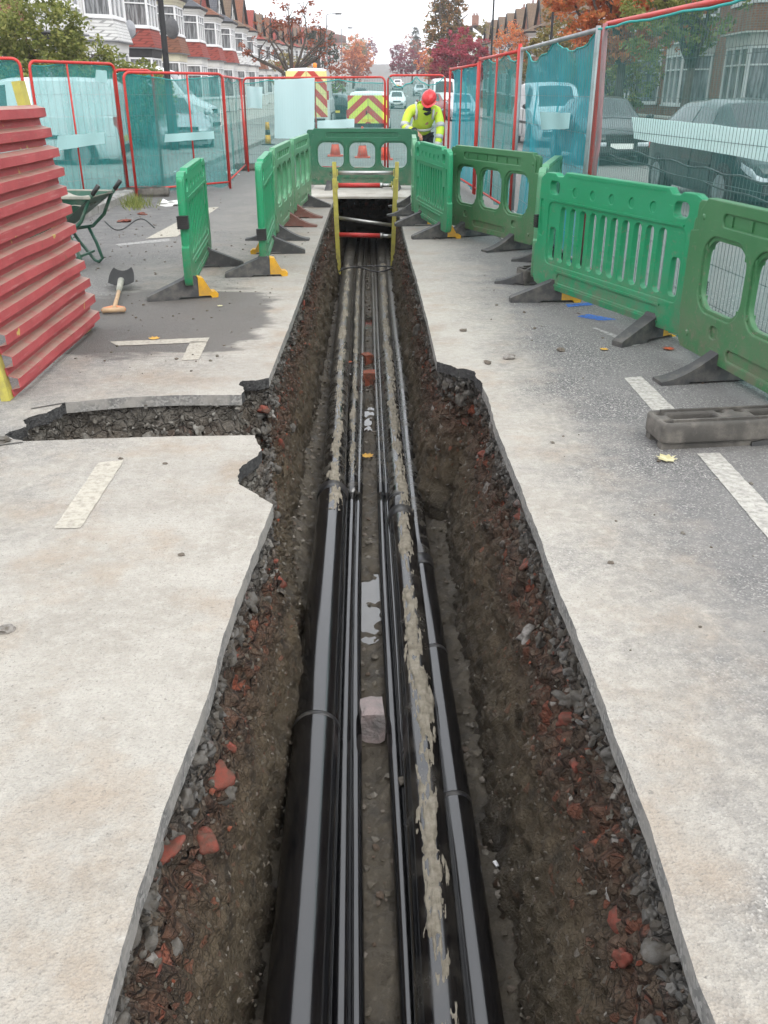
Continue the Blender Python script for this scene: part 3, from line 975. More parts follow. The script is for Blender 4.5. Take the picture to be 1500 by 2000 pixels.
# crumbs of spoil scattered over the road
mb = MB(); cl = random.Random(21)
for i in range(900):
    if 620 <= i < 720 or 500 < i < 620: continue
    if i < 420: x, y = cl.uniform(-3.4, -.9), cl.uniform(5.2, 11.5)
    elif i < 620: x, y = cl.uniform(.75, 2.2), cl.uniform(2.0, 8.5)
    elif i < 720: x, y = cl.uniform(-1.9, -.75), cl.uniform(1.0, 4.0)
    else:
        y = cl.uniform(8.5, 15); x = cl.uniform(-4, -2.4)
    r = cl.choice([.003, .004, .005, .008, .012]) * cl.uniform(.7, 1.3)
    mb.blob((x, y, r * .3), r, i, 1, (1, 1, .6), .7)
tag(mb.build('spoil_crumbs', M['gravel']), 'crumbs of earth scattered over the asphalt', kind='stuff')

# ================================================================== shoring frames and road plate
M['yellow'] = pm('yellow painted steel', (.52, .47, .09), (.42, .37, .08), 6, .6, .2, 60, dirt=(.22, .18, .09), dirt_amt=.6, dscale=8)
M['redpaint'] = pm('red strut paint', (.52, .035, .03), (.44, .03, .028), 6, .5, dirt=(.22, .10, .07), dirt_amt=.3)
M['steel'] = pm('galvanised steel', (.50, .50, .49), (.40, .40, .39), 9, .38, metal=.8, dirt=(.22, .2, .17), dirt_amt=.4)
def shoring(y, xl, xr, zt, zb, red, lab, tilt):
    root = empty('shoring_frame', ((xl + xr) / 2, y, -1.0))
    o = Vector(root.location)
    for x, sgn in ((xl, 1), (xr, -1)):
        prof = [(-.045, -.03), (.045, -.03), (.045, .03), (.028, .03), (.028, -.014), (-.028, -.014), (-.028, .03), (-.045, .03)]
        mb = MB()
        tl = .05 * sgn
        def f3(u, v, w_, x=x, sgn=sgn, tl=tl):
            t = (w_ - zb) / (zt - zb)
            return (x + v * sgn - tl * (t - .5) * 0.8 - o.x, y + u - o.y, w_ - o.z)
        mb.prism(prof, zb, zt, f3)
        up = mb.build('upright', M['yellow'], root)
        hb = MB()
        for i in range(9):
            z = lerp(zb + .1, zt - .08, i / 8)
            xx = f3(0, -.0305 if sgn > 0 else -.0305, z)
            hb.tube([Vector(f3(0, -.016, z)), Vector(f3(0, -.0125, z))], .011, 8)
        tag(hb.build('adjustment_holes', M['dark'], up), kind='stuff')
    for z, dz in ((.33 if red else .40, 0.0), (-.36 if red else -.28, -tilt)):
        a = Vector((xl + .03, y, z)) - o
        b = Vector((xr - .03, y, z + dz)) - o
        if red:
            c = a.lerp(b, .80)
            MB().tube([a, c], .034, 16).build('strut_sleeve', M['redpaint'], root, True)
            MB().tube([c, b], .026, 14).build('strut_tube', M['steel'], root, True)
            MB().tube([c - (b - a) * .02, c + (b - a) * .03], .037, 14).build('strut_nut', M['steel'], root, True)
        else:
            MB().tube([a, b], .030, 14).build('strut_tube', M['steel'], root, True)
        for e, q in ((a, 1), (b, -1)):
            MB().box(e, (.012, .1, .1)).build('strut_pad', M['yellow'], root)
    return tag(root, lab, 'shoring frame', 'trench shoring frames')
M['dark'] = pm('dark void', (.012, .012, .012), (.02, .02, .02), 5, .8)
shoring(13.65, -.70, .145, .42, -.93, True, 'yellow shoring frame with red sleeved struts, nearer one across the trench', .02)
shoring(14.95, -.765, .185, .56, -.93, False, 'yellow shoring frame with bare silver struts, just before the covered end', .12)
mb = MB(); a = G(662, 530, -.78); b = G(775, 522, -.78)
mb.tube([a + (b - a) * t + Vector((0, .10 * math.sin(t * 6), .03 * math.sin(t * 7))) for t in [i / 20 for i in range(21)]], .011, 8)
mb.tube([a + (b - a) * (.03 + .9 * t) + Vector((0, .12 - .30 * abs(t - .5), .04 - .02 * t)) for t in [i / 20 for i in range(21)]], .010, 8)
tag(mb.build('tie_rope', M['collar'], None, True), 'dark cord tied across the foot of the nearer yellow shoring frame', 'rope')
M['plate'] = pm('dusty steel road plate', (.47, .445, .40), (.38, .355, .315), 2.5, .8, .3, 50, dirt=(.24, .2, .16), dirt_amt=.5)
pl = rrect(-1.25, 15.05, .72, 17.6, .05)
mb = MB().prism(pl, .003, .032, lambda u, v, w_: (u, v, w_))
tag(mb.build('road_plate', M['plate']), 'pale steel plate covering the trench before the far dark green barrier', 'plate')

# ================================================================== plastic barriers
def m_plastic(name, c, faded):
    k = NT(name)
    P = k.coord()
    n = k.noise(P, 2.2, 6, .6)
    x, y, z = k.sep(P)
    col = k.mix(k.mr(n, .4, .68, 0, .6), c, faded)
    sc = k.noise(k.coord('Object', (3, 3, 40)), 3, 5, .7)
    col = k.mix(k.mr(sc, .62, .70, 0, .35), col, tuple(min(1, q * 1.6 + .03) for q in c))
    mud = k.math('MULTIPLY', k.mr(z, .5, .12), k.mr(k.noise(P, 9, 6, .7), .38, .62))
    col = k.mix(k.math('MULTIPLY', mud, .7), col, (.16, .135, .10))
    spl = k.math('MULTIPLY', k.mr(k.noise(P, 26, 4, .7), .60, .66), k.mr(z, .95, .25, .15, .7))
    col = k.mix(spl, col, (.19, .165, .125))
    scr = k.mr(k.noise(k.coord('Object', (2.5, 2.5, 60)), 2.0, 4, .7), .66, .70, 0, .5)
    col = k.mix(scr, col, tuple(min(1, q * 2.0 + .10) for q in c))
    return k.done(k.bsdf(col, .42, 0, .45, k.bump(k.noise(P, 130, 4), .08, .002)))
M['gbright'] = m_plastic('bright green barrier plastic', (.010, .235, .098), (.026, .27, .135))
M['golive'] = m_plastic('olive green barrier plastic', (.042, .158, .062), (.08, .205, .095))
M['gdark'] = m_plastic('dark green barrier plastic', (.014, .105, .052), (.022, .125, .070))
M['gpale'] = m_plastic('faded green barrier plastic', (.07, .24, .12), (.14, .32, .19))
M['rubber'] = pm('black foot plastic', (.042, .042, .044), (.06, .06, .06), 8, .65, .3, 90, dirt=(.20, .185, .16), dirt_amt=.5, dscale=9)
M['rubber_red'] = pm('brown recycled foot plastic', (.14, .055, .04), (.10, .05, .04), 8, .7, .3, 90, dirt=(.2, .17, .14), dirt_amt=.5, dscale=9)
M['footyellow'] = pm('yellow foot plastic', (.66, .36, .015), (.58, .30, .015), 8, .5, dirt=(.25, .17, .07), dirt_amt=.5, dscale=9)
M['clip'] = pm('black hinge clip', (.012, .012, .012), (.02, .02, .02), 8, .5)

def panel_bars():
    out = [(0, .17), (.03, .12), (.10, .10), (1.86, .10), (1.93, .12), (1.96, .17), (1.96, .42), (1.93, .44), (1.93, .86), (1.90, .955), (1.84, .985), (1.72, .985), (1.69, .965), (1.62, .965), (1.58, 1.0), (.38, 1.0), (.34, .965), (.27, .965), (.24, .985), (.12, .985), (.06, .955), (.03, .86), (.03, .44), (0, .42)]
    handles = [rrect(.17, .83, .31, .925, .035), rrect(1.65, .83, 1.79, .925, .035)]
    dim = [circle(.52 + i * .23, .865, .033, 12) for i in range(5)]
    win = rrect(.17, .295, 1.79, .765, .05)
    base = rrect(.36, .165, 1.60, .235, .03)
    sidew = [rrect(.055, .5, .105, .78, .02), rrect(1.855, .5, 1.905, .78, .02)]
    fr = plate_mesh('f', out, handles + dim + [win, base] + sidew, .062, .007)
    inner = [(x, z) for x, z in rrect(.02, .115, 1.94, .95, .03)]
    slots = [rrect(.335 + i * .132, .325, .335 + i * .132 + .078, .745, .036) for i in range(10)]
    slots += [rrect(.20, .33, .285, .58, .03), rrect(1.68, .33, 1.765, .58, .03)]
    h2 = [rrect(.165, .825, .315, .93, .035), rrect(1.645, .825, 1.795, .93, .035)]
    co = plate_mesh('c', inner, slots + h2, .044, .006)
    ex = MB()
    for z in (.255, .14):
        ex.bar((.33, -.033, z), (1.63, -.033, z), .012, .014); ex.bar((.33, .033, z), (1.63, .033, z), .012, .014)
    ex.bar((.19, -.033, .785), (1.77, -.033, .785), .012, .012); ex.bar((.19, .033, .785), (1.77, .033, .785), .012, .012)
    for i in range(44):                                  # grip studs along the top edge
        x = .42 + i * .0262
        for s in (-1, 1): ex.box((x, s * .0315, .972), (.012, .006, .012))
    e = ex.mesh('e', M['gbright'])
    return [fr, co, e]
def panel_windows():
    out = [(0, .30), (.015, .28), (.03, .14), (.07, .10), (1.89, .10), (1.93, .14), (1.945, .28), (1.96, .30), (1.96, .80), (1.87, .815), (1.87, .93), (1.80, 1.0), (.16, 1.0), (.09, .93), (.09, .815), (0, .80)]
    W = [rrect(.19 + i * .545, .36, .19 + i * .545 + .49, .80, .13, 6) for i in range(3)]
    top = rrect(.36, .865, 1.60, .935, .03)
    bot = rrect(.62, .155, 1.34, .215, .03)
    ft = [rrect(.40, .24, .49, .305, .025), rrect(1.47, .24, 1.56, .305, .025)]
    fr = plate_mesh('f', out, W + [top, bot] + ft, .062, .008)
    W2 = [rrect(.19 + i * .545 + .022, .382, .19 + i * .545 + .468, .778, .115, 6) for i in range(3)]
    co = plate_mesh('c', rrect(.03, .115, 1.93, .98, .04), W2, .034, .006)
    ex = MB()
    for i in range(3):
        x0, x1 = .19 + i * .545 + .13, .19 + i * .545 + .36
        for dx in (.025, .465):
            for z in (.43, .73): ex.box((.19 + i * .545 + dx, 0, z), (.02, .05, .03))
    for i in range(6):
        for s in (-1, 1): ex.box((.45 + i * .21, s * .021, .90), (.018, .012, .055))
    for x in (.14, 1.82):
        for z in (.89, .2):
            for s in (-1, 1): ex.tube([(x, s * .030, z), (x, s * .038, z)], [.022, .012], 10)
    for x in (.02, 1.94): ex.tube([(x, 0, .80), (x, 0, .87)], [.022, .018], 10)
    e = ex.mesh('e', M['golive'])
    return [fr, co, e]
PB = join_meshes('panel', panel_bars(), M['gbright'])
PW = join_meshes('panel', panel_windows(), M['golive'])
def recolor(me, mat):
    m2 = me.copy(); m2.materials.clear(); m2.materials.append(mat)
    return m2
PANEL = {('bars', 'gbright'): smooth_by_angle(PB, 30), ('win', 'golive'): smooth_by_angle(PW, 30)}
PANEL[('win', 'gdark')] = recolor(PANEL[('win', 'golive')], M['gdark'])
PANEL[('win', 'gpale')] = recolor(PANEL[('win', 'golive')], M['gpale'])
PANEL[('bars', 'gpale')] = recolor(PANEL[('bars', 'gbright')], M['gpale'])

def foot_wedge_meshes():
    blk = [(-.36, .0), (-.12, .0), (-.10, .02), (.055, .02), (.055, .165), (.03, .185), (-.035, .185), (-.05, .165), (-.345, .045), (-.36, .035)]
    a = MB().prism(blk, -.052, .052, lambda u, v, w_: (w_ * (1 - .15 * (u < -.3)), u, v)); a.box((0, 0, .22), (.045, .03, .14))
    yel = [(.057, .02), (.15, .02), (.165, .0), (.215, .0), (.22, .03), (.195, .05), (.165, .05), (.10, .165), (.057, .175)]
    b = MB().prism(yel, -.05, .05, lambda u, v, w_: (w_, u, v))
    return a.mesh('foot', M['rubber']), b.mesh('yellow_end', M['footyellow'])
def foot_flare_mesh(mat):
    n = 16
    top = []
    for i in range(n + 1):
        t = i / n * 2 - 1
        top.append((t * .37, .02 + .165 * (1 - abs(t)) ** 1.7 + .012 * (1 - abs(t))))
    poly = [(-.37, 0)] + [(-.20, 0), (-.19, .012), (.19, .012), (.20, 0)] + [(.37, 0)] + list(reversed(top))
    a = MB().prism(poly, -.045, .045, lambda u, v, w_: (w_ * (1.0 + .35 * (1 - min(1, v / .12))), u, v))
    a.box((0, 0, .24), (.05, .032, .16))
    return a.mesh('foot', mat)
FW, FY = foot_wedge_meshes()
FF = foot_flare_mesh(M['rubber'])
FR = foot_flare_mesh(M['rubber_red'])
cb = MB().box((0, 0, 0), (.05, .085, .10))
for i in range(6): cb.box((0, 0, -.042 + i * .017), (.056, .092, .007))
CLIP = cb.mesh('hinge_clip', M['clip'])

def barrier(name, p, q, style, col, feet, lab, flips=(0, 0), fpos=(.36, 1.58), frot=(0, 0), clip=None, tilt=0.0, z=0.0):
    p, q = Vector((*p, 0)), Vector((*q, 0))
    ang = math.atan2(q.y - p.y, q.x - p.x)
    root = empty(name, (p.x, p.y, z), ang)
    s = (q - p).length / 1.96
    pn = obj('panel', PANEL[(style, col)], root)
    pn.scale = (s, 1, 1)
    if tilt: pn.rotation_euler = (tilt, 0, 0)
    for i, (fx, fl_, ty) in enumerate(zip(fpos, flips, feet)):
        f = obj('foot', {'w': FW, 'f': FF, 'r': FR}[ty], root, (fx * s, 0, 0), (math.pi if fl_ else 0) + frot[i])
        if ty == 'w':
            obj('yellow_end', FY, f)
    for cx, cz in (clip or []):
        obj('hinge_clip', CLIP, root, (cx * s, 0, cz))
    return tag(root, lab, 'barrier', 'green plastic barriers round the trench')

barrier('plastic_barrier', (1.90, 5.62), (2.22, 3.70), 'win', 'golive', 'ff', 'olive barrier with large rounded windows, nearest, cut off by the right border', fpos=(.50, 1.5))
barrier('plastic_barrier', (1.28, 7.62), (2.02, 5.72), 'bars', 'gbright', 'ww', 'bright green barrier with ten upright slots, standing over the blue spray marks', flips=(0, 0), fpos=(.30, 1.56), frot=(-.35, .25), clip=[(.01, .60), (1.95, .42)])
barrier('plastic_barrier', (1.29, 7.75), (1.78, 9.62), 'bars', 'gpale', 'ff', 'pale green barrier seen nearly edge-on behind the slotted one', fpos=(.30, 1.5), clip=None)
barrier('plastic_barrier', (.80, 11.30), (1.60, 9.55), 'win', 'golive', 'ff', 'olive barrier with three rounded windows in the middle of the barrier line', fpos=(.40, 1.50))
barrier('plastic_barrier', (.42, 12.35), (.74, 10.45), 'bars', 'gbright', 'ww', 'bright green slotted barrier in front of the worker', fpos=(.45, 1.60))
barrier('plastic_barrier', (.44, 14.3), (.40, 12.45), 'bars', 'gpale', 'ff', 'pale barrier end beside the covered trench below the worker', fpos=(.4, 1.5))
barrier('plastic_barrier', (-1.34, 16.35), (.60, 16.2), 'win', 'gdark', 'ff', 'dark green barrier with three windows standing across the far end of the trench', fpos=(.40, 1.58))
barrier('plastic_barrier', (-1.60, 7.35), (-1.78, 9.28), 'bars', 'gbright', 'ww', 'single bright green barrier apart from the others, beside the spade', flips=(1, 0), fpos=(.12, 1.60), frot=(.25, .1), clip=[(.0, .62)])
barrier('plastic_barrier', (-1.12, 8.40), (-1.24, 10.33), 'bars', 'gbright', 'ww', 'bright green slotted barrier, nearest of the line left of the trench', flips=(0, 0), fpos=(.05, 1.35), frot=(.1 + math.pi, .0), clip=[(.0, .38)])
barrier('plastic_barrier', (-1.24, 10.42), (-1.22, 12.36), 'win', 'gpale', 'fr', 'faded green barrier with windows, middle of the line left of the trench', fpos=(.25, 1.4))
barrier('plastic_barrier', (-1.22, 12.44), (-1.14, 14.38), 'win', 'gpale', 'rw', 'faded green barrier with windows, farthest of the line left of the trench', fpos=(.25, 1.5))

# ---- recycled rubber blocks
def block(p, rz, L, lab, mat='rubber_dusty'):
    root = empty('fence_block', p, rz)
    out = rrect(-L / 2, -.115, L / 2, .115, .035)
    holes = []
    for s in (-1, 1):
        holes.append(rrect(s * L * .26 - .12, -.045, s * L * .26 + .12, .045, .02))
        holes.append(circle(s * L * .44, .055, .022)); holes.append(circle(s * L * .44, -.055, .022))
        holes.append(circle(s * L * .06, .055, .02)); holes.append(circle(s * L * .06, -.055, .02))
    me = plate_mesh('body', out, holes, .10, .012, M[mat], stand=False)
    me.transform(Matrix.Translation((0, 0, .082)))
    obj('body', me, root)
    b = MB()
    b.box((0, 0, .018), (L - .12, .19, .036)); b.box((-L / 2 + .05, .07, .02), (.08, .05, .04)); b.box((-L / 2 + .05, -.07, .02), (.08, .05, .04)); b.box((L / 2 - .05, 0, .02), (.08, .19, .04))
    for s in (-1, 1):
        b.bar((-L / 2 + .06, s * .075, .136), (L / 2 - .06, s * .075, .136), .014, .014)
    b.build('underside', M[mat], root)
    return tag(root, lab, 'rubber block', 'rubber fence blocks')
M['rubber_dusty'] = pm('dusty recycled rubber', (.06, .056, .05), (.095, .088, .078), 5, .85, .6, 70, dirt=(.25, .23, .20), dirt_amt=.6, dscale=6)
block((1.72, 4.13, 0), .13, .82, 'long dusty rubber fence block lying on the white lane dash')
block((1.52, 8.15, 0), .25, .62, 'brown rubber block behind the yellow foot of the slotted barrier')
block((-3.95, 15.35, 0), .15, .85, 'dark fence block under the red hoops on the kerb side')
block((-2.98, 20.7, 0), .1, .62, 'small block under the converging red posts at the far corner')
block((-.2, 19.35, 0), .0, .62, 'block seen through the middle window of the far barrier')

# ================================================================== fence panels with debris netting
def m_net(name, c, op, tint, fold=0.35):
    k = NT(name)
    P = k.world()
    O = k.coord('UV')
    f = k.noise(k.coord('Object', (1.6, 1.6, .35)), 1.7, 5, .6)
    wv = k.noise(P, 220, 2, .5)
    a = k.math('ADD', k.math('MULTIPLY', k.math('SUBTRACT', f, .5), fold), op)
    a = k.math('ADD', a, k.math('MULTIPLY', k.math('SUBTRACT', wv, .5), .22), clamp=True)
    col = k.mix(f, c, tuple(min(1, q * 1.25) for q in c))
    d = k.n('ShaderNodeBsdfDiffuse'); k.l(col, d.inputs[0])
    tl = k.n('ShaderNodeBsdfTranslucent'); k.l(col, tl.inputs[0])
    m1 = k.n('ShaderNodeMixShader'); m1.inputs[0].default_value = .4
    k.l(d.outputs[0], m1.inputs[1]); k.l(tl.outputs[0], m1.inputs[2])
    t = k.n('ShaderNodeBsdfTransparent'); t.inputs[0].default_value = (*tint, 1)
    m2 = k.n('ShaderNodeMixShader'); k.l(a, m2.inputs[0])
    k.l(t.outputs[0], m2.inputs[1]); k.l(m1.outputs[0], m2.inputs[2])
    return k.done(m2.outputs[0])
M['net'] = m_net('teal debris netting', (.055, .28, .27), .56, (.80, .955, .96), .42)
M['net_blue'] = m_net('doubled teal netting', (.045, .30, .35), .64, (.70, .94, .97), .5)
M['net_thin'] = m_net('thin pale netting', (.085, .32, .30), .25, (.84, .97, .955), .24)
M['net_clear'] = m_net('sparse pale netting', (.10, .34, .32), .14, (.86, .97, .96), .16)
M['net_edge'] = pm('teal netting hem', (.03, .33, .31), (.05, .42, .40), 8, .8)
M['fred'] = pm('red fence tube', (.56, .028, .020), (.48, .025, .02), 3, .42, dirt=(.35, .12, .09), dirt_amt=.35)
M['fgrey'] = pm('grey fence tube', (.34, .35, .36), (.27, .28, .29), 3, .4, metal=.4, dirt=(.2, .18, .17), dirt_amt=.4)
M['fmauve'] = pm('faded red tube', (.36, .13, .14), (.30, .12, .13), 4, .6, dirt=(.3, .22, .22), dirt_amt=.5)
M['wire'] = pm('fence wire', (.16, .17, .17), (.11, .11, .11), 3, .5, metal=.3)
M['wire_red'] = pm('red fence wire', (.35, .04, .04), (.25, .04, .04), 3, .5)

def fence(p, q, H, lab, frame='fred', net='net', mids=(), scallop=(3, .12), ztop=None, wires=True, net_side=1, lean=0.0, drop=0.0, slack=.06, seed=0, top_mat=None, zb=.06, bunch=None, hz=0.30, net_u=(0.01, .99), wmat='wire', vstep=.05):
    p, q = Vector((*p, 0)), Vector((*q, 0))
    L = (q - p).length
    root = empty('site_fence', p, math.atan2(q.y - p.y, q.x - p.x))
    z0 = gz(p.y); root.location.z = z0
    r = .021
    c = .10
    def path(x0, z0_, x1, z1_):
        return [(x0, 0, z0_)] + [(x0, 0, z1_ - c)] + [(x0 + c - c * math.cos(R(a)), 0, z1_ - c + c * math.sin(R(a))) for a in (22, 45, 68)] + [(x0 + c, 0, z1_)] + [(x1 - c, 0, z1_)] + [(x1 - c + c * math.sin(R(a)), 0, z1_ - c + c * math.cos(R(a))) for a in (22, 45, 68)] + [(x1, 0, z1_ - c), (x1, 0, z0_)]
    if frame == 'fgrey' or top_mat:
        for px_ in (0, L): MB().tube([(px_, 0, .01), (px_, 0, H)], r, 12).build('post', M[frame], root, True)
        MB().tube([(r, 0, H - .03), (L - r, 0, H - .03)], r, 12).build('top_rail', M[top_mat or frame], root, True)
    else:
        MB().tube(path(0, .01, L, H), r, 12).build('hoop', M[frame], root, True)
    MB().tube([(r, 0, .12), (L - r, 0, .12)], .016, 10).build('bottom_rail', M[frame], root, True)
    for u in mids:
        MB().tube([(L * u, 0, .13), (L * u, 0, H - .02)], .014, 10).build('middle_post', M[frame], root, True)
    if wires:
        b = MB()
        n = int(L / vstep)
        for i in range(1, n):
            b.bar((i * L / n, 0, .13), (i * L / n, 0, H - .03), .0022, .0022)
        for i in range(int((H - .3) / hz)):
            b.bar((.02, .003, .32 + i * hz), (L - .02, .003, .32 + i * hz), .003, .003)
        tag(b.build('wire_mesh', M[wmat], root), kind='stuff')
    if net:
        ns, sd = scallop
        zt = (ztop if ztop else H - .02)
        def topz(u):
            return zt - sd * abs(math.sin(math.pi * u * ns + seed)) * (.6 + .6 * abs(N3(u * 3.1, seed)))
        def fn(u, v):
            x = lerp(net_u[0], net_u[1], u) * L
            z = lerp(zb + .05 * N3(u * 6, seed) - drop, topz(u), v)
            y = net_side * (.03 + slack * (.5 + fbm(u * 5 + seed, v * 1.3, seed, 3)) * math.sin(math.pi * min(1, max(0, v))) ** .5)
            y += net_side * .018 * math.sin(u * 60 + 6 * fbm(u * 3, v * .7, seed)) * (1 - .5 * v)
            if bunch:
                x += bunch * math.sin(math.pi * v) * .3 * (u - .5)
            return (x, y, z)
        nb = MB().grid(72, 26, fn)
        nb.build('netting', M[net], root, True)
        hem = MB().tube([Vector(fn(i / 60, 1.0)) for i in range(61)], .009, 6)
        hem.build('netting_hem', M['net_edge'], root, True)
    if lean:
        root.rotation_euler.x = 0
        root.rotation_mode = 'XYZ'
        root.rotation_euler = (Matrix.Rotation(root.rotation_euler.z, 3, 'Z') @ Matrix.Rotation(lean, 3, 'X')).to_euler()
    return tag(root, lab, 'fence panel', 'red and grey site fence panels')

# kerb side (photo left), far end, traffic side (photo right)
fence((-7.3, 13.2), (-5.12, 13.95), 1.98, 'red hooped fence panel cut off by the left border above the red sheeting', wires=False, scallop=(1, .06), seed=.3)
fence((-5.02, 14.02), (-4.20, 15.42), 1.95, 'red hooped fence panel behind the yellow post of the red sheeting', mids=(.42,), scallop=(1, .05), ztop=1.94, seed=1.2, wires=True, vstep=.12, net_side=1)
fence((-4.28, 15.62), (-3.72, 15.86), 1.87, 'narrow overlapped red fence panel with gathered netting', net='net', scallop=(1, .10), seed=2.2, wires=False, slack=.16)
fence((-4.02, 15.22), (-2.72, 16.62), 1.83, 'red fence panel with loose netting behind the loose barrier', mids=(.62,), scallop=(1, .10), seed=3.0, slack=.12, vstep=.08)
fence((-2.78, 16.9), (-3.02, 20.75), 1.80, 'red fence panel turning the far corner on the kerb side', net='net_thin', scallop=(2, .1), seed=4.0, vstep=.08)
fence((-2.98, 20.85), (.02, 19.55), 1.82, 'long red fence panel with a big white board across the far end', mids=(.52,), net='net_thin', ztop=1.78, scallop=(2, .10), seed=5.1, vstep=.055, net_side=-1, net_u=(.01, .99))
fence((.08, 19.45), (1.20, 19.30), 1.85, 'red hooped fence panel directly behind the worker', net='net_thin', scallop=(2, .24), seed=0.0, vstep=.055, net_side=-1)
fence((1.28, 19.1), (1.50, 15.75), 1.98, 'far red fence panel on the traffic side with dense teal netting', net='net_blue', mids=(.45,), scallop=(3, .08), seed=7.3, top_mat='fred', net_side=1, wires=False)
fence((1.51, 15.62), (1.70, 12.55), 2.05, 'red fence panel on the traffic side with thin netting and a centre post', net='net', mids=(.5,), scallop=(2, .13), seed=8.4, top_mat='fred', net_side=1, wires=True, vstep=.1)
fence((1.715, 12.4), (1.80, 8.45), 2.06, 'galvanised fence panel with doubled blue teal netting in big scallops', frame='fgrey', net='net_blue', scallop=(2, .20), seed=0.0, net_side=1, slack=.10, wires=True, vstep=.1)
fence((1.82, 8.35), (2.22, 4.60), 2.06, 'nearest fence panel on the traffic side with clear wire mesh and thin netting', net='net_clear', scallop=(4, .02), seed=10.1, net_side=-1, drop=.05, slack=.05, vstep=.045, hz=.24, zb=.02, wmat='wire', net_u=(-.012, 1.0))
# red post of the neighbour panel coupled to the galvanised one
def pole(name, pts, r, mat, lab, cat, group=None):
    o = MB().tube(pts, r, 12).build(name, M[mat], None, True)
    return tag(o, lab, cat, group)
pole('fence_post', [(1.80, 8.25, .0), (1.83, 8.18, 1.2), (1.80, 8.20, 2.06)], .022, 'fmauve', 'faded red post coupled beside the galvanised fence panel', 'post')
pole('fence_post', [(1.70, 12.48, 0), (1.70, 12.47, 2.10)], .024, 'fred', 'bright red post at the far end of the galvanised panel', 'post')
pole('fence_post', [(-2.92, 20.4, 0), (-3.02, 20.6, 1.80)], .022, 'fred', 'leaning red post of the pair at the far corner', 'post')
# white boards on the fence, most with the netting's tint put into their colour
k = NT('net-tinted white correx board')
_d = k.n('ShaderNodeBsdfDiffuse'); _d.inputs[0].default_value = (.66, .84, .85, 1)
_t = k.n('ShaderNodeBsdfTranslucent'); _t.inputs[0].default_value = (.66, .84, .85, 1)
_m = k.n('ShaderNodeMixShader'); _m.inputs[0].default_value = .3
k.l(_d.outputs[0], _m.inputs[1]); k.l(_t.outputs[0], _m.inputs[2])
M['board'] = k.done(_m.outputs[0])
def m_board(name, c, tr):
    k = NT(name)
    d_ = k.n('ShaderNodeBsdfDiffuse'); d_.inputs[0].default_value = (*c, 1)
    t_ = k.n('ShaderNodeBsdfTranslucent'); t_.inputs[0].default_value = (*c, 1)
    m_ = k.n('ShaderNodeMixShader'); m_.inputs[0].default_value = tr
    k.l(d_.outputs[0], m_.inputs[1]); k.l(t_.outputs[0], m_.inputs[2])
    return k.done(m_.outputs[0])
M['board_w'] = m_board('white corrugated plastic board', (.93, .95, .95), .45)
M['board_net_tint'] = m_board('net-tinted white board', (.40, .62, .62), .2)  # white board; teal cast and dimming of the netting painted into the colour
def board(p, q, off, a, b, lab, mt='board'):
    """A thin board tied flat to the fence line p-q; a, b = sight lines to its two ends (x, top, bottom)."""
    p, q = Vector((*p, 0)), Vector((*q, 0))
    d = (q - p).normalized(); n = Vector((d.y, -d.x, 0))
    if n.dot(-p) < 0: n = -n                                   # towards the camera
    def hit(px, py):
        r_ = Vector(_ray(px, py)); o_ = Vector((0, 0, CAM_H))
        t = ((p + n * off) - o_).dot(n) / r_.dot(n)
        return o_ + r_ * t
    ta, ba, tb, bb = hit(a[0], a[1]), hit(a[0], a[2]), hit(b[0], b[1]), hit(b[0], b[2])
    mb = MB(); N_ = 16; fr_, bk_ = [], []
    for i in range(N_ + 1):
        t = i / N_
        for s0, s1, kz in ((ta, tb, 1), (ba, bb, -1)):
            pt = s0.lerp(s1, t) + n * (.010 * math.sin(t * 9 + kz)) + Vector((0, 0, .006 * N3(t * 6, kz * 3.0, p.x)))
            fr_.append(pt); bk_.append(pt - n * .005)
    vs = fr_ + bk_; K = len(fr_); fs = []
    for i in range(N_):
        a0 = 2 * i
        fs += [(a0, a0 + 2, a0 + 3, a0 + 1), (K + a0, K + a0 + 1, K + a0 + 3, K + a0 + 2), (a0, K + a0, K + a0 + 2, a0 + 2), (a0 + 1, a0 + 3, K + a0 + 3, K + a0 + 1)]
    fs += [(0, 1, K + 1, K), (2 * N_, K + 2 * N_, K + 2 * N_ + 1, 2 * N_ + 1)]
    mb.add(vs, fs)
    return tag(mb.build('white_board', M[mt]), lab, 'board', 'white boards tied to the fence')
board((1.82, 8.35), (2.22, 4.60), -.012, (1236, 228, 271), (1540, 258, 322), 'long white board tied along the nearest fence panel before the dark car', 'board_w')
board((-2.98, 20.85), (.02, 19.55), .10, (536, 156, 270), (614, 152, 272), 'big pale board hung on the far fence before the tall van')
board((-2.98, 20.85), (.02, 19.55), .10, (620, 236, 253), (692, 232, 249), 'narrow white strip on the far fence beside the big board')
board((-5.02, 14.02), (-4.20, 15.42), .14, (112, 266, 294), (204, 258, 280), 'white strip on the panel before the white van', 'board_net_tint')
board((-4.02, 15.22), (-2.72, 16.62), .16, (322, 262, 278), (418, 256, 271), 'white strip on the panel before the silver car', 'board_net_tint')
board((-5.02, 14.02), (-4.20, 15.42), .10, (187, 136, 160), (209, 138, 162), 'small pale card at the top corner of a fence panel', 'board_net_tint')
board((-2.98, 20.85), (.02, 19.55), .08, (482, 168, 210), (512, 170, 212), 'pale rounded board on the far corner fence panel')
board((1.715, 12.4), (1.80, 8.45), .12, (1056, 218, 254), (1112, 221, 251), 'white board tied over the doubled netting of the galvanised panel', 'board_net_tint')
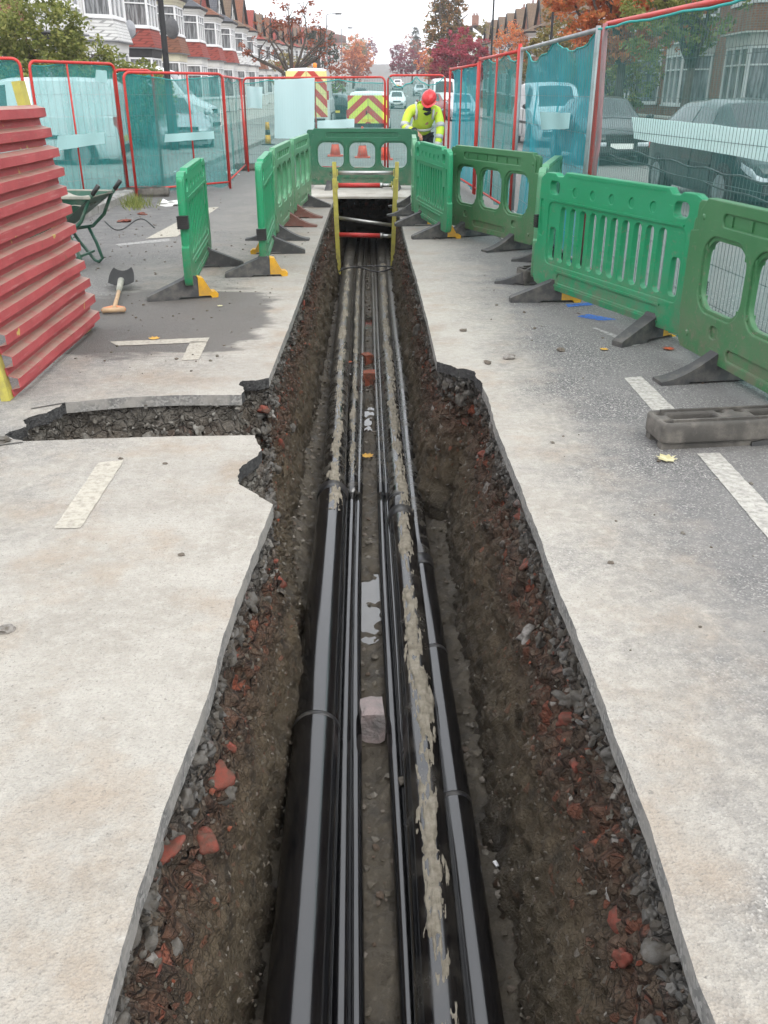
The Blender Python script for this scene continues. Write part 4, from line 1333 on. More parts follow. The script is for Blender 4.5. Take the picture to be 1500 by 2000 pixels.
# black cable sagging along the fence
tag(MB().tube([AY(1185 + i * 10.8, 288 + i * 2.5 + 3 * math.sin(i), lerp(8.3, 5.0, i / 30)) + Vector((.03, 0, 0)) for i in range(31)], .008, 6).build('cable', M['clip'], None, True), 'upper black cable strung along the nearest fence panel', 'cable')
tag(MB().tube([AY(1185 + i * 10.8, 302 + i * 3.3 + 2 * math.sin(i * .7), lerp(8.3, 5.0, i / 30)) + Vector((.03, 0, 0)) for i in range(31)], .006, 6).build('cable', M['clip'], None, True), 'lower dark cable strung along the nearest fence panel', 'cable')
# spare netting trailing on the road behind the olive barrier
def trail(u, v):
    y = lerp(7.6, 3.8, u)
    x = lerp(1.90, 2.36, u) - .10 * v - .05 * fbm(u * 8, v, 3)
    return (x, y, .02 + .09 * (1 - v) * (1 + fbm(u * 10, v * 2, 1)) + .02)
tag(MB().grid(50, 5, trail).build('trailing_netting', M['net_blue'], None, True), 'roll of teal netting trailing on the road behind the olive barrier', 'netting')

# ================================================================== red sheeting, wheelbarrow, spade
M['sheet'] = pm('pink red painted steel sheet', (.43, .105, .11), (.37, .075, .08), 3, .5, .25, 45, dirt=(.36, .20, .17), dirt_amt=.5, dscale=5)
k = NT('red painted steel sheet')
P = k.world(); nn_ = k.sep(k.n('ShaderNodeNewGeometry').outputs['Normal'])[2]
c_ = k.mix(k.mr(k.noise(P, 3.5, 5, .65), .38, .66), (.42, .075, .080), (.33, .055, .060))
c_ = k.mix(k.mr(k.noise(k.coord('Object', (8, 1.2, 22)), 2.2, 6, .72), .56, .66, 0, .6), c_, (.47, .20, .19))
c_ = k.mix(k.math('MULTIPLY', k.mr(nn_, .15, .7), k.mr(k.noise(P, 9, 5, .7), .3, .55, .3, .9)), c_, (.30, .20, .155))
c_ = k.mix(k.mr(k.noise(P, 13, 6, .75), .62, .68, 0, .75), c_, (.20, .085, .05))
c_ = k.mix(k.mr(k.noise(P, 5.5, 3, .6), .70, .73, 0, .8), c_, (.5, .42, .10))
M['sheet'] = k.done(k.bsdf(c_, .55, 0, .4, k.bump(k.noise(P, 30, 5, .65), .25, .006)))
root = empty('red_sheeting', (-2.10, 5.6, 0))
o = Vector(root.location)
p0, p1 = G(34, 778), G(188, 640)
rib = [(0, 0), (.040, 0), (.052, .052), (.104, .056), (.118, .004), (.122, 0)]
NR = 12
hrow = 1.47 / NR
axis = (p1 - p0).normalized()
inw = Vector((axis.y, -axis.x, 0))                     # towards the trench
for s in range(NR // 2):
    mb = MB()
    ru = random.Random(40 + s)
    e0, e1 = ru.uniform(-.03, .02), ru.uniform(-.028, .022)
    pts = []
    for k_ in range(2):
        for (a, b) in (rib if k_ == 1 else rib[:-1]):
            pts.append(((s * 2 + k_) * hrow + a * hrow / .122, b))
    th = .006
    ru_off = ru.uniform(-.012, .012)
    def f3(t, zz, off):
        base = p0 + (p1 - p0) * t + axis * (e0 if t < .5 else e1)
        lean = -.18 * (zz / 1.47) + ru_off
        return base + inw * (off + lean + .006 * N3(t * 3, zz * 5, s)) + Vector((0, 0, zz + .012 + .012 * N3(t * 2.2, s * 2.0) * (1 if 0 < s < 5 else .3))) - o
    nt_ = 14
    vs = []
    for i in range(nt_ + 1):
        for (zz, off) in pts: vs.append(f3(i / nt_, zz, off))
    for i in range(nt_ + 1):
        for (zz, off) in pts: vs.append(f3(i / nt_, zz, off - th))
    n = len(pts); K = n * (nt_ + 1)
    fs = []
    for i in range(nt_):
        for j in range(n - 1):
            a = i * n + j
            fs.append((a, a + n, a + n + 1, a + 1)); fs.append((K + a, K + a + 1, K + a + n + 1, K + a + n))
    for i in range(nt_):
        a = i * n; fs.append((a, K + a, K + a + n, a + n)); a = i * n + n - 1; fs.append((a, a + n, K + a + n, K + a))
    for j in range(n - 1):
        fs.append((j, j + 1, K + j + 1, K + j)); a = nt_ * n + j; fs.append((a, K + a, K + a + 1, a + 1))
    mb.add(vs, fs)
    mb.build('sheet', M['sheet'], root)
for t, zt in ((-.012, 1.50), (.93, 1.62)):
    base = p0 + (p1 - p0) * t - inw * .045
    a = base - o + Vector((0, 0, .0)); b = base - inw * (.18 * zt / 1.47) + Vector((0, 0, zt)) - o
    mb = MB(); mb.bar(a, b, .07 if t < .5 else .11, .05, inw)
    mb.build('edge_post', M['yellow'], root)
for t in (.3, .7):
    base = p0 + (p1 - p0) * t - inw * .05 - o
    MB().tube([base + Vector((0, 0, 1.1)) - inw * .14, base - inw * .75 + Vector((0, 0, .02))], .025, 10).build('prop', M['steel'], root, True)
tag(root, 'tall leaning stack of red corrugated trench sheets with yellow end posts', 'trench sheeting')

M['bgreen'] = pm('green barrow paint', (.012, .075, .045), (.02, .09, .06), 5, .45, dirt=(.2, .19, .16), dirt_amt=.5, dscale=8)
M['cement'] = pm('cement-caked steel', (.36, .35, .30), (.27, .27, .235), 7, .85, .5, 40, dirt=(.10, .13, .10), dirt_amt=.5, dscale=6)
bc = G(187, 529)
root = empty('wheelbarrow', (bc.x - .27, bc.y + .20, 0), R(-6))
# local: +x towards the handles, -x towards the wheel
def ring(x0, x1, y, z, n=5): return [(x0, -y, z), (x1, -y * .92, z), (x1, y * .92, z), (x0, y, z)]
lo = ring(-.62, -.08, .20, .34); hi = ring(-.86, .38, .34, .68)
mb = MB()
mb.add(lo + hi, [(0, 3, 2, 1), (0, 1, 5, 4), (1, 2, 6, 5), (2, 3, 7, 6), (3, 0, 4, 7)])
lo2 = ring(-.61, -.09, .19, .35); hi2 = ring(-.84, .36, .325, .68)
mb.add(lo2 + hi2, [(0, 1, 2, 3), (0, 4, 5, 1), (1, 5, 6, 2), (2, 6, 7, 3), (3, 7, 4, 0)])
mb.build('tray', M['bgreen'], root)
MB().tube([hi[0], hi[1], hi[2], hi[3], hi[0]], .014, 8).build('tray_rim', M['cement'], root, True)
mb = MB().grid(18, 14, lambda u, v: (lerp(-.80, .29, u), lerp(-.31, .31, v), .605 + .10 * math.sin(math.pi * u) * math.sin(math.pi * v) + .05 * fbm(u * 5, v * 5, 2)))
mb.build('cement_residue', M['cement'], root, True)
for s in (-1, 1):
    MB().tube([(-.95, s * .05, .20), (-.55, s * .17, .30), (-.05, s * .22, .335), (.14, s * .25, .36), (.26, s * .27, .47), (.36, s * .27, .66), (.43, s * .27, .74)], .017, 10).build('handle', M['bgreen'], root, True)
    MB().tube([(.10, s * .235, .35), (.16, s * .235, .20), (.20, s * .235, .05), (.16, s * .235, .017), (.12, s * .235, .03), (-.02, s * .235, .22), (-.08, s * .225, .335)], .016, 10).build('leg', M['bgreen'], root, True)
    MB().tube([(.40, s * .27, .706), (.47, s * .27, .785)], .021, 10).build('grip', M['clip'], root, True)
MB().bar((.12, -.235, .12), (.12, .235, .12), .02, .02).build('brace', M['bgreen'], root)
wh = MB().tube([(-1.0 + .15 * math.cos(a * .2618), 0, .19 + .15 * math.sin(a * .2618)) for a in range(25)], .045, 10, False).build('wheel', M['rubber'], root, True)
MB().tube([(-1.0, -.06, .19), (-1.0, .06, .19)], .03, 10).build('hub', M['steel'], wh, True)
tag(root, 'green wheelbarrow with a cement-caked tray behind the red sheeting', 'wheelbarrow')

M['wood'] = pm('worn ash wood', (.46, .31, .18), (.38, .25, .15), 12, .7, .2, 30, dirt=(.25, .2, .15), dirt_amt=.4)
M['orangewood'] = pm('orange moulded grip', (.55, .22, .10), (.48, .18, .08), 8, .55)
a, b = G(222, 604, .03), G(238, 556, .05)
root = empty('spade', (a.x, a.y, 0), math.atan2(b.y - a.y, b.x - a.x))
L = (b - a).length
MB().tube([(.06, 0, .028), (L * .55, 0, .05), (L - .04, 0, .085)], [.017, .016, .021], 12).build('shaft', M['wood'], root, True)
MB().tube([(L * .62, 0, .062), (L - .02, 0, .09)], [.022, .028], 12).build('socket', M['cement'], root, True)
g = MB().tube([(-.02, -.085, .028), (-.02, .085, .028)], .02, 12)
g.build('grip', M['wood'], root, True)
MB().tube([(-.02, -.08, .028), (.03, -.075, .028), (.085, -.02, .028), (.085, .02, .028), (.03, .075, .028), (-.02, .08, .028)], .014, 10).build('grip_fork', M['orangewood'], root, True)
MB().grid(10, 10, lambda u, v: (L - .05 + .30 * u, lerp(-.108, .108, v) * (1 - .3 * u ** 3), .05 + .03 * (abs(v - .5) * 2) ** 2 + .075 * u)).build('blade', M['dark'], root, True)
tag(root, 'wooden handled spade lying flat near the red sheeting', 'spade')
# litter by the kerb
M['bag'] = pm('white plastic bag', (.72, .72, .70), (.6, .6, .58), 8, .5)
for i, (px, py, s, mt, lab) in enumerate([(332, 398, .12, 'bag', 'crumpled white bag at the kerb edge behind the loose barrier'), (330, 345, .22, 'bag', 'torn pale sack lying behind the netting on the kerb side'), (455, 338, .15, 'bag', 'crumpled white sheet near the far corner posts'), (278, 418, .05, 'brickred', 'red brick scrap in the gutter nearest the kerb'), (242, 432, .06, 'brickred', 'red brick scrap in the gutter beside the cable'), (990, 462, .10, 'bag', 'white crumpled wrapper under the middle olive barrier')]):
    p = G(px, py, s * .2)
    tag(MB().blob((0, 0, 0), s, i * 9.1 + 2, 2, (1.3, .9, .4), 1.3).build('litter', M[mt], None, False, p, i), lab, 'litter')
tag(MB().tube([G(205 + i * 4.6, 432 + 14 * math.sin(i * .30) + i * .6, .008) for i in range(22)], .006, 6).build('loose_cable', M['spray_solid'] if 'spray_solid' in M else M['clip'], None, True), 'thin dark cable looped in the gutter by the kerb', 'cable')

# ================================================================== vehicles
M['glass'] = pm('dark vehicle glass', (.02, .024, .026), (.03, .034, .036), 2, .06, spec=.7)
M['tyre'] = pm('tyre rubber', (.018, .018, .018), (.025, .025, .025), 6, .85)
M['rim'] = pm('alloy wheel', (.35, .36, .37), (.25, .25, .26), 6, .35, metal=.7)
M['lamp'] = pm('clear lamp lens', (.55, .57, .60), (.30, .32, .34), 22, .12, spec=.8)
M['tail'] = pm('red lamp lens', (.55, .02, .02), (.4, .02, .02), 6, .2)
M['amber'] = pm('amber lens', (.8, .26, .02), (.7, .2, .02), 6, .25)
M['trim'] = pm('black bumper plastic', (.02, .02, .021), (.03, .03, .03), 6, .5)
M['plate_w'] = pm('white number plate', (.74, .74, .7), (.7, .7, .67), 6, .4)
M['plate_y'] = pm('yellow number plate', (.75, .55, .05), (.7, .5, .05), 6, .4)
M['chev_y'] = pm('fluorescent yellow panel', (.72, .80, .10), (.66, .74, .09), 5, .45)
M['chev_c'] = pm('cream yellow panel', (.80, .72, .30), (.76, .68, .28), 5, .45)
M['chev_r'] = pm('red chevron panel', (.55, .05, .04), (.48, .05, .04), 5, .4)
def paint(name, c, metal=0.0):
    k = NT(name)
    b = k.bsdf(c, .34, metal, .35)
    n = b.node
    n.inputs['Coat Weight'].default_value = .35
    n.inputs['Coat Roughness'].default_value = .06
    return k.done(b)
for nm, c, mt in (('white', (.72, .74, .75), 0), ('silver', (.45, .47, .49), .35), ('black', (.012, .016, .017), 0), ('dgreen', (.012, .030, .030), .0), ('navy', (.02, .03, .05), 0), ('redcar', (.35, .03, .03), 0), ('greycar', (.16, .17, .18), .3)):
    M['car_' + nm] = paint(nm + ' car paint', c, mt)

SHAPES = {
 # y, half width, sill z, belt z, roof half width, roof z      (front of the vehicle at y = 0, tail at y = L)
 'hatch': dict(L=3.95, st=[(0, .62, .30, .55, .60, .58), (.06, .74, .22, .66, .66, .68), (.35, .84, .20, .76, .72, .80), (.95, .87, .20, .90, .70, .96), (1.12, .87, .20, .93, .68, 1.02), (1.75, .87, .20, .95, .60, 1.42), (2.3, .87, .20, .97, .60, 1.47), (3.2, .87, .20, .99, .58, 1.43), (3.6, .86, .22, 1.0, .56, 1.30), (3.88, .82, .28, .98, .62, 1.02), (3.95, .74, .34, .90, .62, .92)],
               wheels=(.72, 3.25), wr=.31, ws=(1.05, 1.72), sg=((1.45, 2.25), (2.32, 3.3)), rw=(3.5, 3.86)),
 'smallvan': dict(L=4.3, st=[(0, .66, .32, .62, .62, .66), (.08, .78, .24, .76, .70, .80), (.4, .86, .22, .88, .76, .94), (.85, .88, .22, 1.02, .76, 1.10), (1.0, .88, .22, 1.05, .75, 1.18), (1.6, .88, .22, 1.08, .68, 1.74), (2.1, .88, .22, 1.08, .70, 1.83), (3.4, .88, .22, 1.08, .70, 1.84), (4.15, .87, .24, 1.08, .70, 1.80), (4.27, .86, .28, 1.06, .70, 1.72), (4.3, .84, .32, 1.0, .68, 1.6)],
               wheels=(.8, 3.45), wr=.32, ws=(.95, 1.58), sg=((1.25, 2.05),), rw=None),
 'bigvan': dict(L=5.4, st=[(0, .74, .36, .80, .68, .86), (.08, .88, .26, .95, .78, 1.02), (.45, .96, .24, 1.10, .84, 1.18), (.85, .98, .24, 1.22, .86, 1.36), (1.0, .98, .24, 1.25, .86, 1.50), (1.65, .98, .24, 1.30, .80, 2.30), (2.2, .98, .24, 1.30, .82, 2.46), (3.6, .98, .24, 1.30, .82, 2.50), (5.2, .98, .26, 1.30, .82, 2.48), (5.36, .97, .28, 1.30, .80, 2.42), (5.4, .95, .32, 1.2, .78, 2.30)],
               wheels=(.95, 4.2), wr=.34, ws=(.98, 1.62), sg=((1.35, 2.2),), rw=None),
}
def section(S, y):
    st = S['st']
    for a, b in zip(st, st[1:]):
        if y <= b[0] or b is st[-1]:
            t = max(0, min(1, (y - a[0]) / max(1e-6, b[0] - a[0])))
            w_, zs, zb, rw, zr = [lerp(a[i], b[i], t) for i in range(1, 6)]
            break
    cab = max(0.0, zr - zb)
    return [(0, zs), (w_ * .90, zs), (w_ * .985, zs + .12), (w_, lerp(zs, zb, .6)), (w_ * .975, zb - .02), (w_ * .95, zb), (lerp(w_ * .95, rw, .5) + .02 * min(1, cab), lerp(zb, zr - .07 * min(1, cab * 3), .5)), (rw, zr - .07 * min(1, cab * 3)), (rw * .80, zr - .012), (0, zr + .012)]
def vehicle(name, shape, pos, rz, paintm, lab, cat, group=None, rear=None, detail=True, plate=None):
    S = SHAPES[shape]; L = S['L']
    root = empty(name, (pos[0], pos[1], gz(pos[1])), rz)
    c = L / 2
    ys = sorted(set([s[0] for s in S['st']] + [L * i / 36 for i in range(37)]))
    mb = MB()
    rows = []
    for y in ys:
        sec = section(S, y)
        full = sec + [(-x, z) for x, z in reversed(sec[1:-1])]
        rows.append([(x, y - c, z) for x, z in full])
    n = len(rows[0])
    vs = [p for r_ in rows for p in r_]
    fs = []
    for i in range(len(rows) - 1):
        for j in range(n):
            j2 = (j + 1) % n
            fs.append((i * n + j, i * n + j2, (i + 1) * n + j2, (i + 1) * n + j))
    fs.append(tuple(range(n))); e = (len(rows) - 1) * n; fs.append(tuple(e + j for j in reversed(range(n))))
    mb.add(vs, fs)
    me = smooth_by_angle(mb.mesh('body', M[paintm]), 38)
    obj('body', me, root)
    def side(y, t, s, out=.006):
        sec = section(S, y)
        a, b = sec[5], sec[7]; m_ = sec[6]
        if t < .5: x, z = lerp(a[0], m_[0], t * 2), lerp(a[1], m_[1], t * 2)
        else: x, z = lerp(m_[0], b[0], t * 2 - 1), lerp(m_[1], b[1], t * 2 - 1)
        return (s * (x + out), y - c, z)
    def top(y, u, out=.008):
        sec = section(S, y)
        x = sec[8][0]
        return (u * (x * 1.08), y - c + (-out if y < L / 2 else out), lerp(sec[9][1], sec[8][1], abs(u)) + out * .6 + (-.02 if abs(u) > .95 else 0))
    wsy = S['ws']
    MB().grid(8, 8, lambda u, v: top(lerp(wsy[0], wsy[1], u), lerp(-.96, .96, v))).build('windscreen', M['glass'], root, True)
    for s in (-1, 1):
        for (a, b) in S['sg']:
            MB().grid(6, 6, lambda u, v: side(lerp(a + (.25 * v if a < 1.6 else 0), b, u), lerp(.08, .92, v), s)).build('side_window', M['glass'], root, True)
    if S['rw']:
        a, b = S['rw']
        MB().grid(5, 8, lambda u, v: top(lerp(a, b, u), lerp(-.9, .9, v), .012)).build('rear_window', M['glass'], root, True)
    for wy in S['wheels']:
        for s in (-1, 1):
            sec = section(S, wy)
            x = s * (sec[3][0] - .10)
            MB().tube([(x - s * .06, wy - c, S['wr']), (x + s * .108, wy - c, S['wr'])], S['wr'] + .045, 20).build('wheel_arch', M['trim'], root)
            w_ = MB().tube([(x - s * .06, wy - c, S['wr']), (x + s * .10, wy - c, S['wr']), (x + s * .118, wy - c, S['wr'])], [S['wr'], S['wr'], S['wr'] * .92], 24).build('wheel', M['tyre'], root, True)
            rm = MB().tube([(x + s * .10, wy - c, S['wr']), (x + s * .122, wy - c, S['wr'])], S['wr'] * .66, 18)
            for q in range(5):
                an = q * 1.2566
                rm.bar((x + s * .123, wy - c, S['wr']), (x + s * .123, wy - c + .6 * S['wr'] * math.cos(an), S['wr'] + .6 * S['wr'] * math.sin(an)), .035, .012, (1, 0, 0))
            rm.build('rim', M['rim'], w_)
    # nose: lamps, grille, bumper, plate; mirrors
    f0 = section(S, .10); zb = f0[5][1]; hw = f0[3][0]
    for s in (-1, 1):
        plan = [(hw * .48, -.022), (hw * .66, -.020), (section(S, .03)[3][0] + .012, .022), (section(S, .10)[3][0] + .012, .09), (section(S, .18)[3][0] + .012, .17), (section(S, .24)[3][0] + .012, .25)]
        def hl_(u, v):
            f_ = u * 5; i_ = min(4, int(f_)); t_ = f_ - i_
            x_, y_ = lerp(plan[i_][0], plan[i_ + 1][0], t_), lerp(plan[i_][1], plan[i_ + 1][1], t_)
            zt_ = section(S, max(0, y_))[5][1] + .0
            return (s * x_, y_ - c - .012 * math.sin(math.pi * v), lerp(zt_ - .125 + .03 * u - .02 * math.sin(math.pi * u), zt_ - .035 + .01 * u, v))
        mbh = MB().grid(15, 5, hl_)
        mbh.build('headlight', M['lamp'], root, True)
        MB().blob((s * (section(S, wsy[0])[3][0] + .10), wsy[0] + .22 - c, section(S, wsy[0])[5][1] + .10), .10, s + 3, 2, (.95, .6, .75), .1).build('mirror', M[paintm if shape == 'hatch' else 'trim'], root, True)
        tl = MB().box((s * (section(S, L - .06)[3][0] * .93), c - .035, section(S, L - .1)[5][1] - .18 + (.3 if shape == 'bigvan' else 0)), (.10, .10, .36 if shape != 'hatch' else .22))
        tl.build('tail_light', M['tail'], root)
    for s in (-1, 1):                                     # rubbing strips and door seams
        w0 = section(S, L * .5)[3][0] + .004
        zm = .58 if shape == 'hatch' else .68
        for ya, yb in ((S['wheels'][0] + .42, L * .47), (L * .49, S['wheels'][1] - .42)):
            MB().box((s * w0, (ya + yb) / 2 - c, zm), (.022, yb - ya, .07)).build('rubbing_strip', M['trim'], root)
        sm_ = MB()
        for yy in ((S['wheels'][0] + .40), L * .48):
            sm_.box((s * (w0 - .004), yy - c, .68), (.012, .012, .72))
        tag(sm_.build('door_seams', M['trim'], root), kind='stuff')
    g = MB()
    for i in range(5): g.box((0, -c + .005 + .0, zb - .14 + i * .03), (hw * .95, .03, .012))
    g.box((0, -c + .022, zb - .08), (hw * .96, .03, .16))
    g.build('grille', M['trim'], root)
    MB().box((0, -c + .01, f0[0][1] + .15), (hw * 1.55, .08, .13)).build('lower_grille', M['trim'], root)
    pf = MB().box((0, -c - .035, zb - .24), (.52, .012, .115)).build('number_plate', M['plate_w'], root)
    if plate:
        cu = bpy.data.curves.new('plate_text', 'FONT'); cu.body = plate; cu.size = .095; cu.align_x = 'CENTER'; cu.align_y = 'CENTER'; cu.extrude = .001
        to = bpy.data.objects.new('t', cu); tm = bpy.data.meshes.new_from_object(to); bpy.data.objects.remove(to)
        tm.transform(Matrix.Translation((0, -c - .0425, zb - .24)) @ Matrix.Rotation(R(90), 4, 'X')); tm.materials.clear(); tm.materials.append(M['trim'])
        obj('plate_lettering', tm, pf)
    MB().box((0, c + .012, .62 if shape != 'hatch' else .60), (.52, .012, .115)).build('number_plate', M['plate_y'], root)
    MB().box((0, c - .01, .42), (hw * 1.75, .12, .16)).build('rear_bumper', M['trim'], root)
    if rear:                                                # chevron board on the tail doors
        ca, zt, zb_, hwr = rear
        def stripes(col, par, half):
            b = MB()
            pitch = .50
            for s in (-1, 1):
                for i in range(-1, 8):
                    if (i % 2) != par: continue
                    z0 = zb_ - .9 + i * pitch / 1.0 * .62
                    # sloping band from centre (high) to side (low), clipped to the panel
                    poly = [(0, z0 + hwr * 1.0), (s * hwr, z0), (s * hwr, z0 + .31), (0, z0 + hwr * 1.0 + .31)]
                    out = []
                    pp = poly
                    for keep, inter in ((lambda p: p[1] >= zb_, zb_), (lambda p: p[1] <= zt, zt)):
                        res = []
                        for a_, b_ in zip(pp, pp[1:] + pp[:1]):
                            ka, kb = keep(a_), keep(b_)
                            if ka: res.append(a_)
                            if ka != kb:
                                t = (inter - a_[1]) / (b_[1] - a_[1]); res.append((lerp(a_[0], b_[0], t), inter))
                        pp = res
                        if len(pp) < 3: break
                    if len(pp) >= 3:
                        b.add([(x, c + .016, z) for x, z in pp], [tuple(range(len(pp)))])
            return b
        MB().box((0, c + .006, (zt + zb_) / 2), (hwr * 2, .012, zt - zb_)).build('chevron_board', M[ca], root)
        tag(stripes(None, 0, 0).build('chevron_stripes', M['chev_r'], root), kind='stuff')
        MB().box((0, c + .02, (zt + zb_) / 2), (.012, .008, zt - zb_)).build('door_gap', M['trim'], root)
        MB().box((.07, c + .03, .95), (.04, .03, .16)).build('door_handle', M['trim'], root)
    return tag(root, lab, cat, group)
VG = 'vehicles parked along the street'
v_ = vehicle('parked_van', 'bigvan', (-3.35, 45.2), R(180), 'car_white', 'tall white works van with red and cream chevrons on its rear doors', 'van', VG, rear=('chev_c', 2.36, .55, .88))
# amber beacon on its roof
bk = MB().tube([(-.35, 2.2, 2.50), (-.35, 2.2, 2.58), (-.35, 2.2, 2.66), (-.35, 2.2, 2.69)], [.09, .09, .08, .03], 12).build('beacon', M['amber'], v_, True)
sv_ = vehicle('parked_van', 'smallvan', (-.62, 40.3), R(180), 'car_white', 'small white works van with red and fluorescent yellow chevrons on its tail', 'van', VG, rear=('chev_y', 1.66, .42, .80))
sv_.scale = (1, 1, .86)
vehicle('parked_van', 'smallvan', (-7.95, 21.4), R(-84), 'car_white', 'white van seen side-on behind netting, nearest vehicle on the kerb side', 'van', VG)
vehicle('parked_car', 'hatch', (-6.35, 28.6), R(25), 'car_silver', 'silver hatchback on the forecourt facing out behind the netting', 'car', VG)
vehicle('parked_van', 'smallvan', (-8.2, 33.2), R(75), 'car_silver', 'silver van with sloping windscreen behind the silver hatchback', 'van', VG)
vehicle('parked_van', 'bigvan', (-9.3, 38.2), R(88), 'car_white', 'long white van whose roof shows above the red rail of the kerb side fence', 'van', VG)
vehicle('parked_car', 'hatch', (5.50, 14.55), R(4), 'car_dgreen', 'dark car with a bright headlight parked outside the nearest fence panel', 'car', VG, plate='LV08')
vehicle('parked_car', 'hatch', (5.35, 23.8), R(2), 'car_black', 'black car parked directly behind the dark car outside the fence', 'car', VG)
vehicle('parked_van', 'smallvan', (5.35, 31.4), R(2), 'car_white', 'white van behind the doubled blue netting on the traffic side', 'van', VG)
vehicle('parked_car', 'hatch', (7.2, 36.0), R(8), 'car_black', 'dark car beyond the white van on the traffic side', 'car', VG)
vehicle('parked_car', 'hatch', (-2.6, 53.5), R(180), 'car_black', 'dark car seen between the two chevroned vans', 'car', VG)
vehicle('parked_car', 'hatch', (4.6, 58.0), R(0), 'car_silver', 'silver car far down the street behind the worker', 'car', VG)
vehicle('parked_car', 'hatch', (3.2, 66.0), R(0), 'car_redcar', 'red car far down the street left of the silver one', 'car', VG)
vehicle('parked_van', 'bigvan', (4.7, 78.0), R(0), 'car_white', 'white van far down the street behind the red rail', 'van', VG)
for i, (x, y, mt, lab) in enumerate([(1.2, 92, 'car_white', 'tiny white car approaching in the far street'), (-2.7, 118, 'car_black', 'tiny dark car parked by the orange tree up the hill'), (4.9, 110, 'car_greycar', 'tiny grey car parked before the maroon trees'), (2.2, 160, 'car_white', 'tiny white car highest up the hill'), (4.9, 135, 'car_silver', 'tiny silver car parked up the hill')]):
    vehicle('parked_car', 'hatch', (x, y), R(180) if i % 2 else 0, mt, lab, 'car', VG)

# ---- cones and road posts beyond the fence
M['cone'] = pm('orange cone plastic', (.62, .07, .03), (.55, .06, .03), 5, .55)
M['cone_w'] = pm('white sleeve', (.72, .72, .72), (.66, .66, .66), 5, .4)
def cone(p, lab, yellow=False):
    root = empty('traffic_cone', p)
    MB().prism(rrect(-.20, -.20, .20, .20, .05), 0, .035, lambda u, v, w_: (u, v, w_)).build('base', M['trim' if yellow else 'cone'], root)
    if not yellow:
        MB().tube([(0, 0, .035), (0, 0, .30)], [.14, .095], 18).build('lower_body', M['cone'], root, True)
        MB().tube([(0, 0, .30), (0, 0, .62)], [.098, .05], 18).build('sleeve', M['cone_w'], root, True)
        MB().tube([(0, 0, .62), (0, 0, .75)], [.048, .028], 18).build('tip', M['cone'], root, True)
    else:
        for z0, z1, mt in ((.035, .30, 'footyellow'), (.30, .45, 'trim'), (.45, .68, 'footyellow')):
            MB().tube([(0, 0, z0), (0, 0, z1)], [.10 - .06 * z0, .10 - .06 * z1], 14).build('band', M[mt], root, True)
    return tag(root, lab, 'cone', 'cones beyond the fence')
def onroad(px, py):
    p = G(px, py); return (p.x, p.y, gz(p.y))
cone(onroad(655, 305), 'orange and white cone seen in the left window of the far barrier')
cone(onroad(708, 308), 'orange and white cone seen in the middle window of the far barrier')
cone(onroad(752, 312), 'orange and white cone seen in the right window of the far barrier')
cone((2.0, 48, gz(48)), 'orange cone in the far lane left of the worker helmet')
cone((1.1, 50, gz(50)), 'orange cone in the far lane beside the small chevroned van')
cone(onroad(524, 283), 'yellow and black marker post beyond the far corner fence', True)
cone(onroad(1128, 303), 'yellow and black marker post behind the doubled netting', True)

# ================================================================== the worker
M['skin'] = pm('skin', (.48, .25, .17), (.42, .21, .14), 9, .6)
M['hivis'] = pm('yellow high visibility cloth', (.62, .78, .07), (.52, .68, .05), 5, .75, .4, 12, bdist=.02)
M['reflect'] = pm('grey reflective tape', (.46, .47, .46), (.40, .41, .40), 8, .4)
M['navy'] = pm('navy work trousers', (.015, .018, .026), (.022, .025, .034), 6, .85, .3, 14, bdist=.02)
M['boot'] = pm('dark boot leather', (.03, .025, .02), (.05, .04, .03), 8, .7)
M['helmet'] = pm('red helmet shell', (.62, .025, .03), (.56, .022, .027), 3, .28)
def skin(name, verts, edges, root_i, mat, parent, sub=2):
    me = bpy.data.meshes.new(name)
    me.from_pydata([v[0] for v in verts], edges, [])
    me.materials.append(mat)
    o = obj(name, me, parent)
    md = o.modifiers.new('skin', 'SKIN')
    md.use_smooth_shade = True
    sv = me.skin_vertices[0].data
    for i, v in enumerate(verts):
        r = v[1]
        sv[i].radius = r if isinstance(r, tuple) else (r, r)
        sv[i].use_root = (i == root_i)
    s = o.modifiers.new('sub', 'SUBSURF'); s.levels = sub; s.render_levels = sub
    return o
root = empty('person', (.66, 17.15, 0), R(0))
# facing the camera (-y), bent forward at the hips and looking down to his right
pel, chest, neck = (.02, .14, .88), (.03, -.10, 1.19), (.09, -.20, 1.335)
shL, shR = (.27, -.13, 1.24), (-.20, -.13, 1.27)         # image right / image left
elR, wrR = (-.30, -.26, .985), (-.10, -.50, .93)
elL, wrL = (.33, -.27, .95), (.27, -.40, .68)
body = [(pel, .13), (chest, .15), (neck, .055), ((.12, -.25, 1.42), (.085, .095)), ((.125, -.29, 1.47), .08),
        (shR, .07), (elR, .05), (wrR, .036), (shL, .07), (elL, .05), (wrL, .036),
        ((-.11, .12, .85), .09), ((-.13, .02, .48), .062), ((-.13, .10, .08), .045),
        ((.13, .14, .85), .09), ((.15, .06, .48), .062), ((.15, .14, .08), .045)]
be = [(0, 1), (1, 2), (2, 3), (3, 4), (1, 5), (5, 6), (6, 7), (1, 8), (8, 9), (9, 10), (0, 11), (11, 12), (12, 13), (0, 14), (14, 15), (15, 16)]
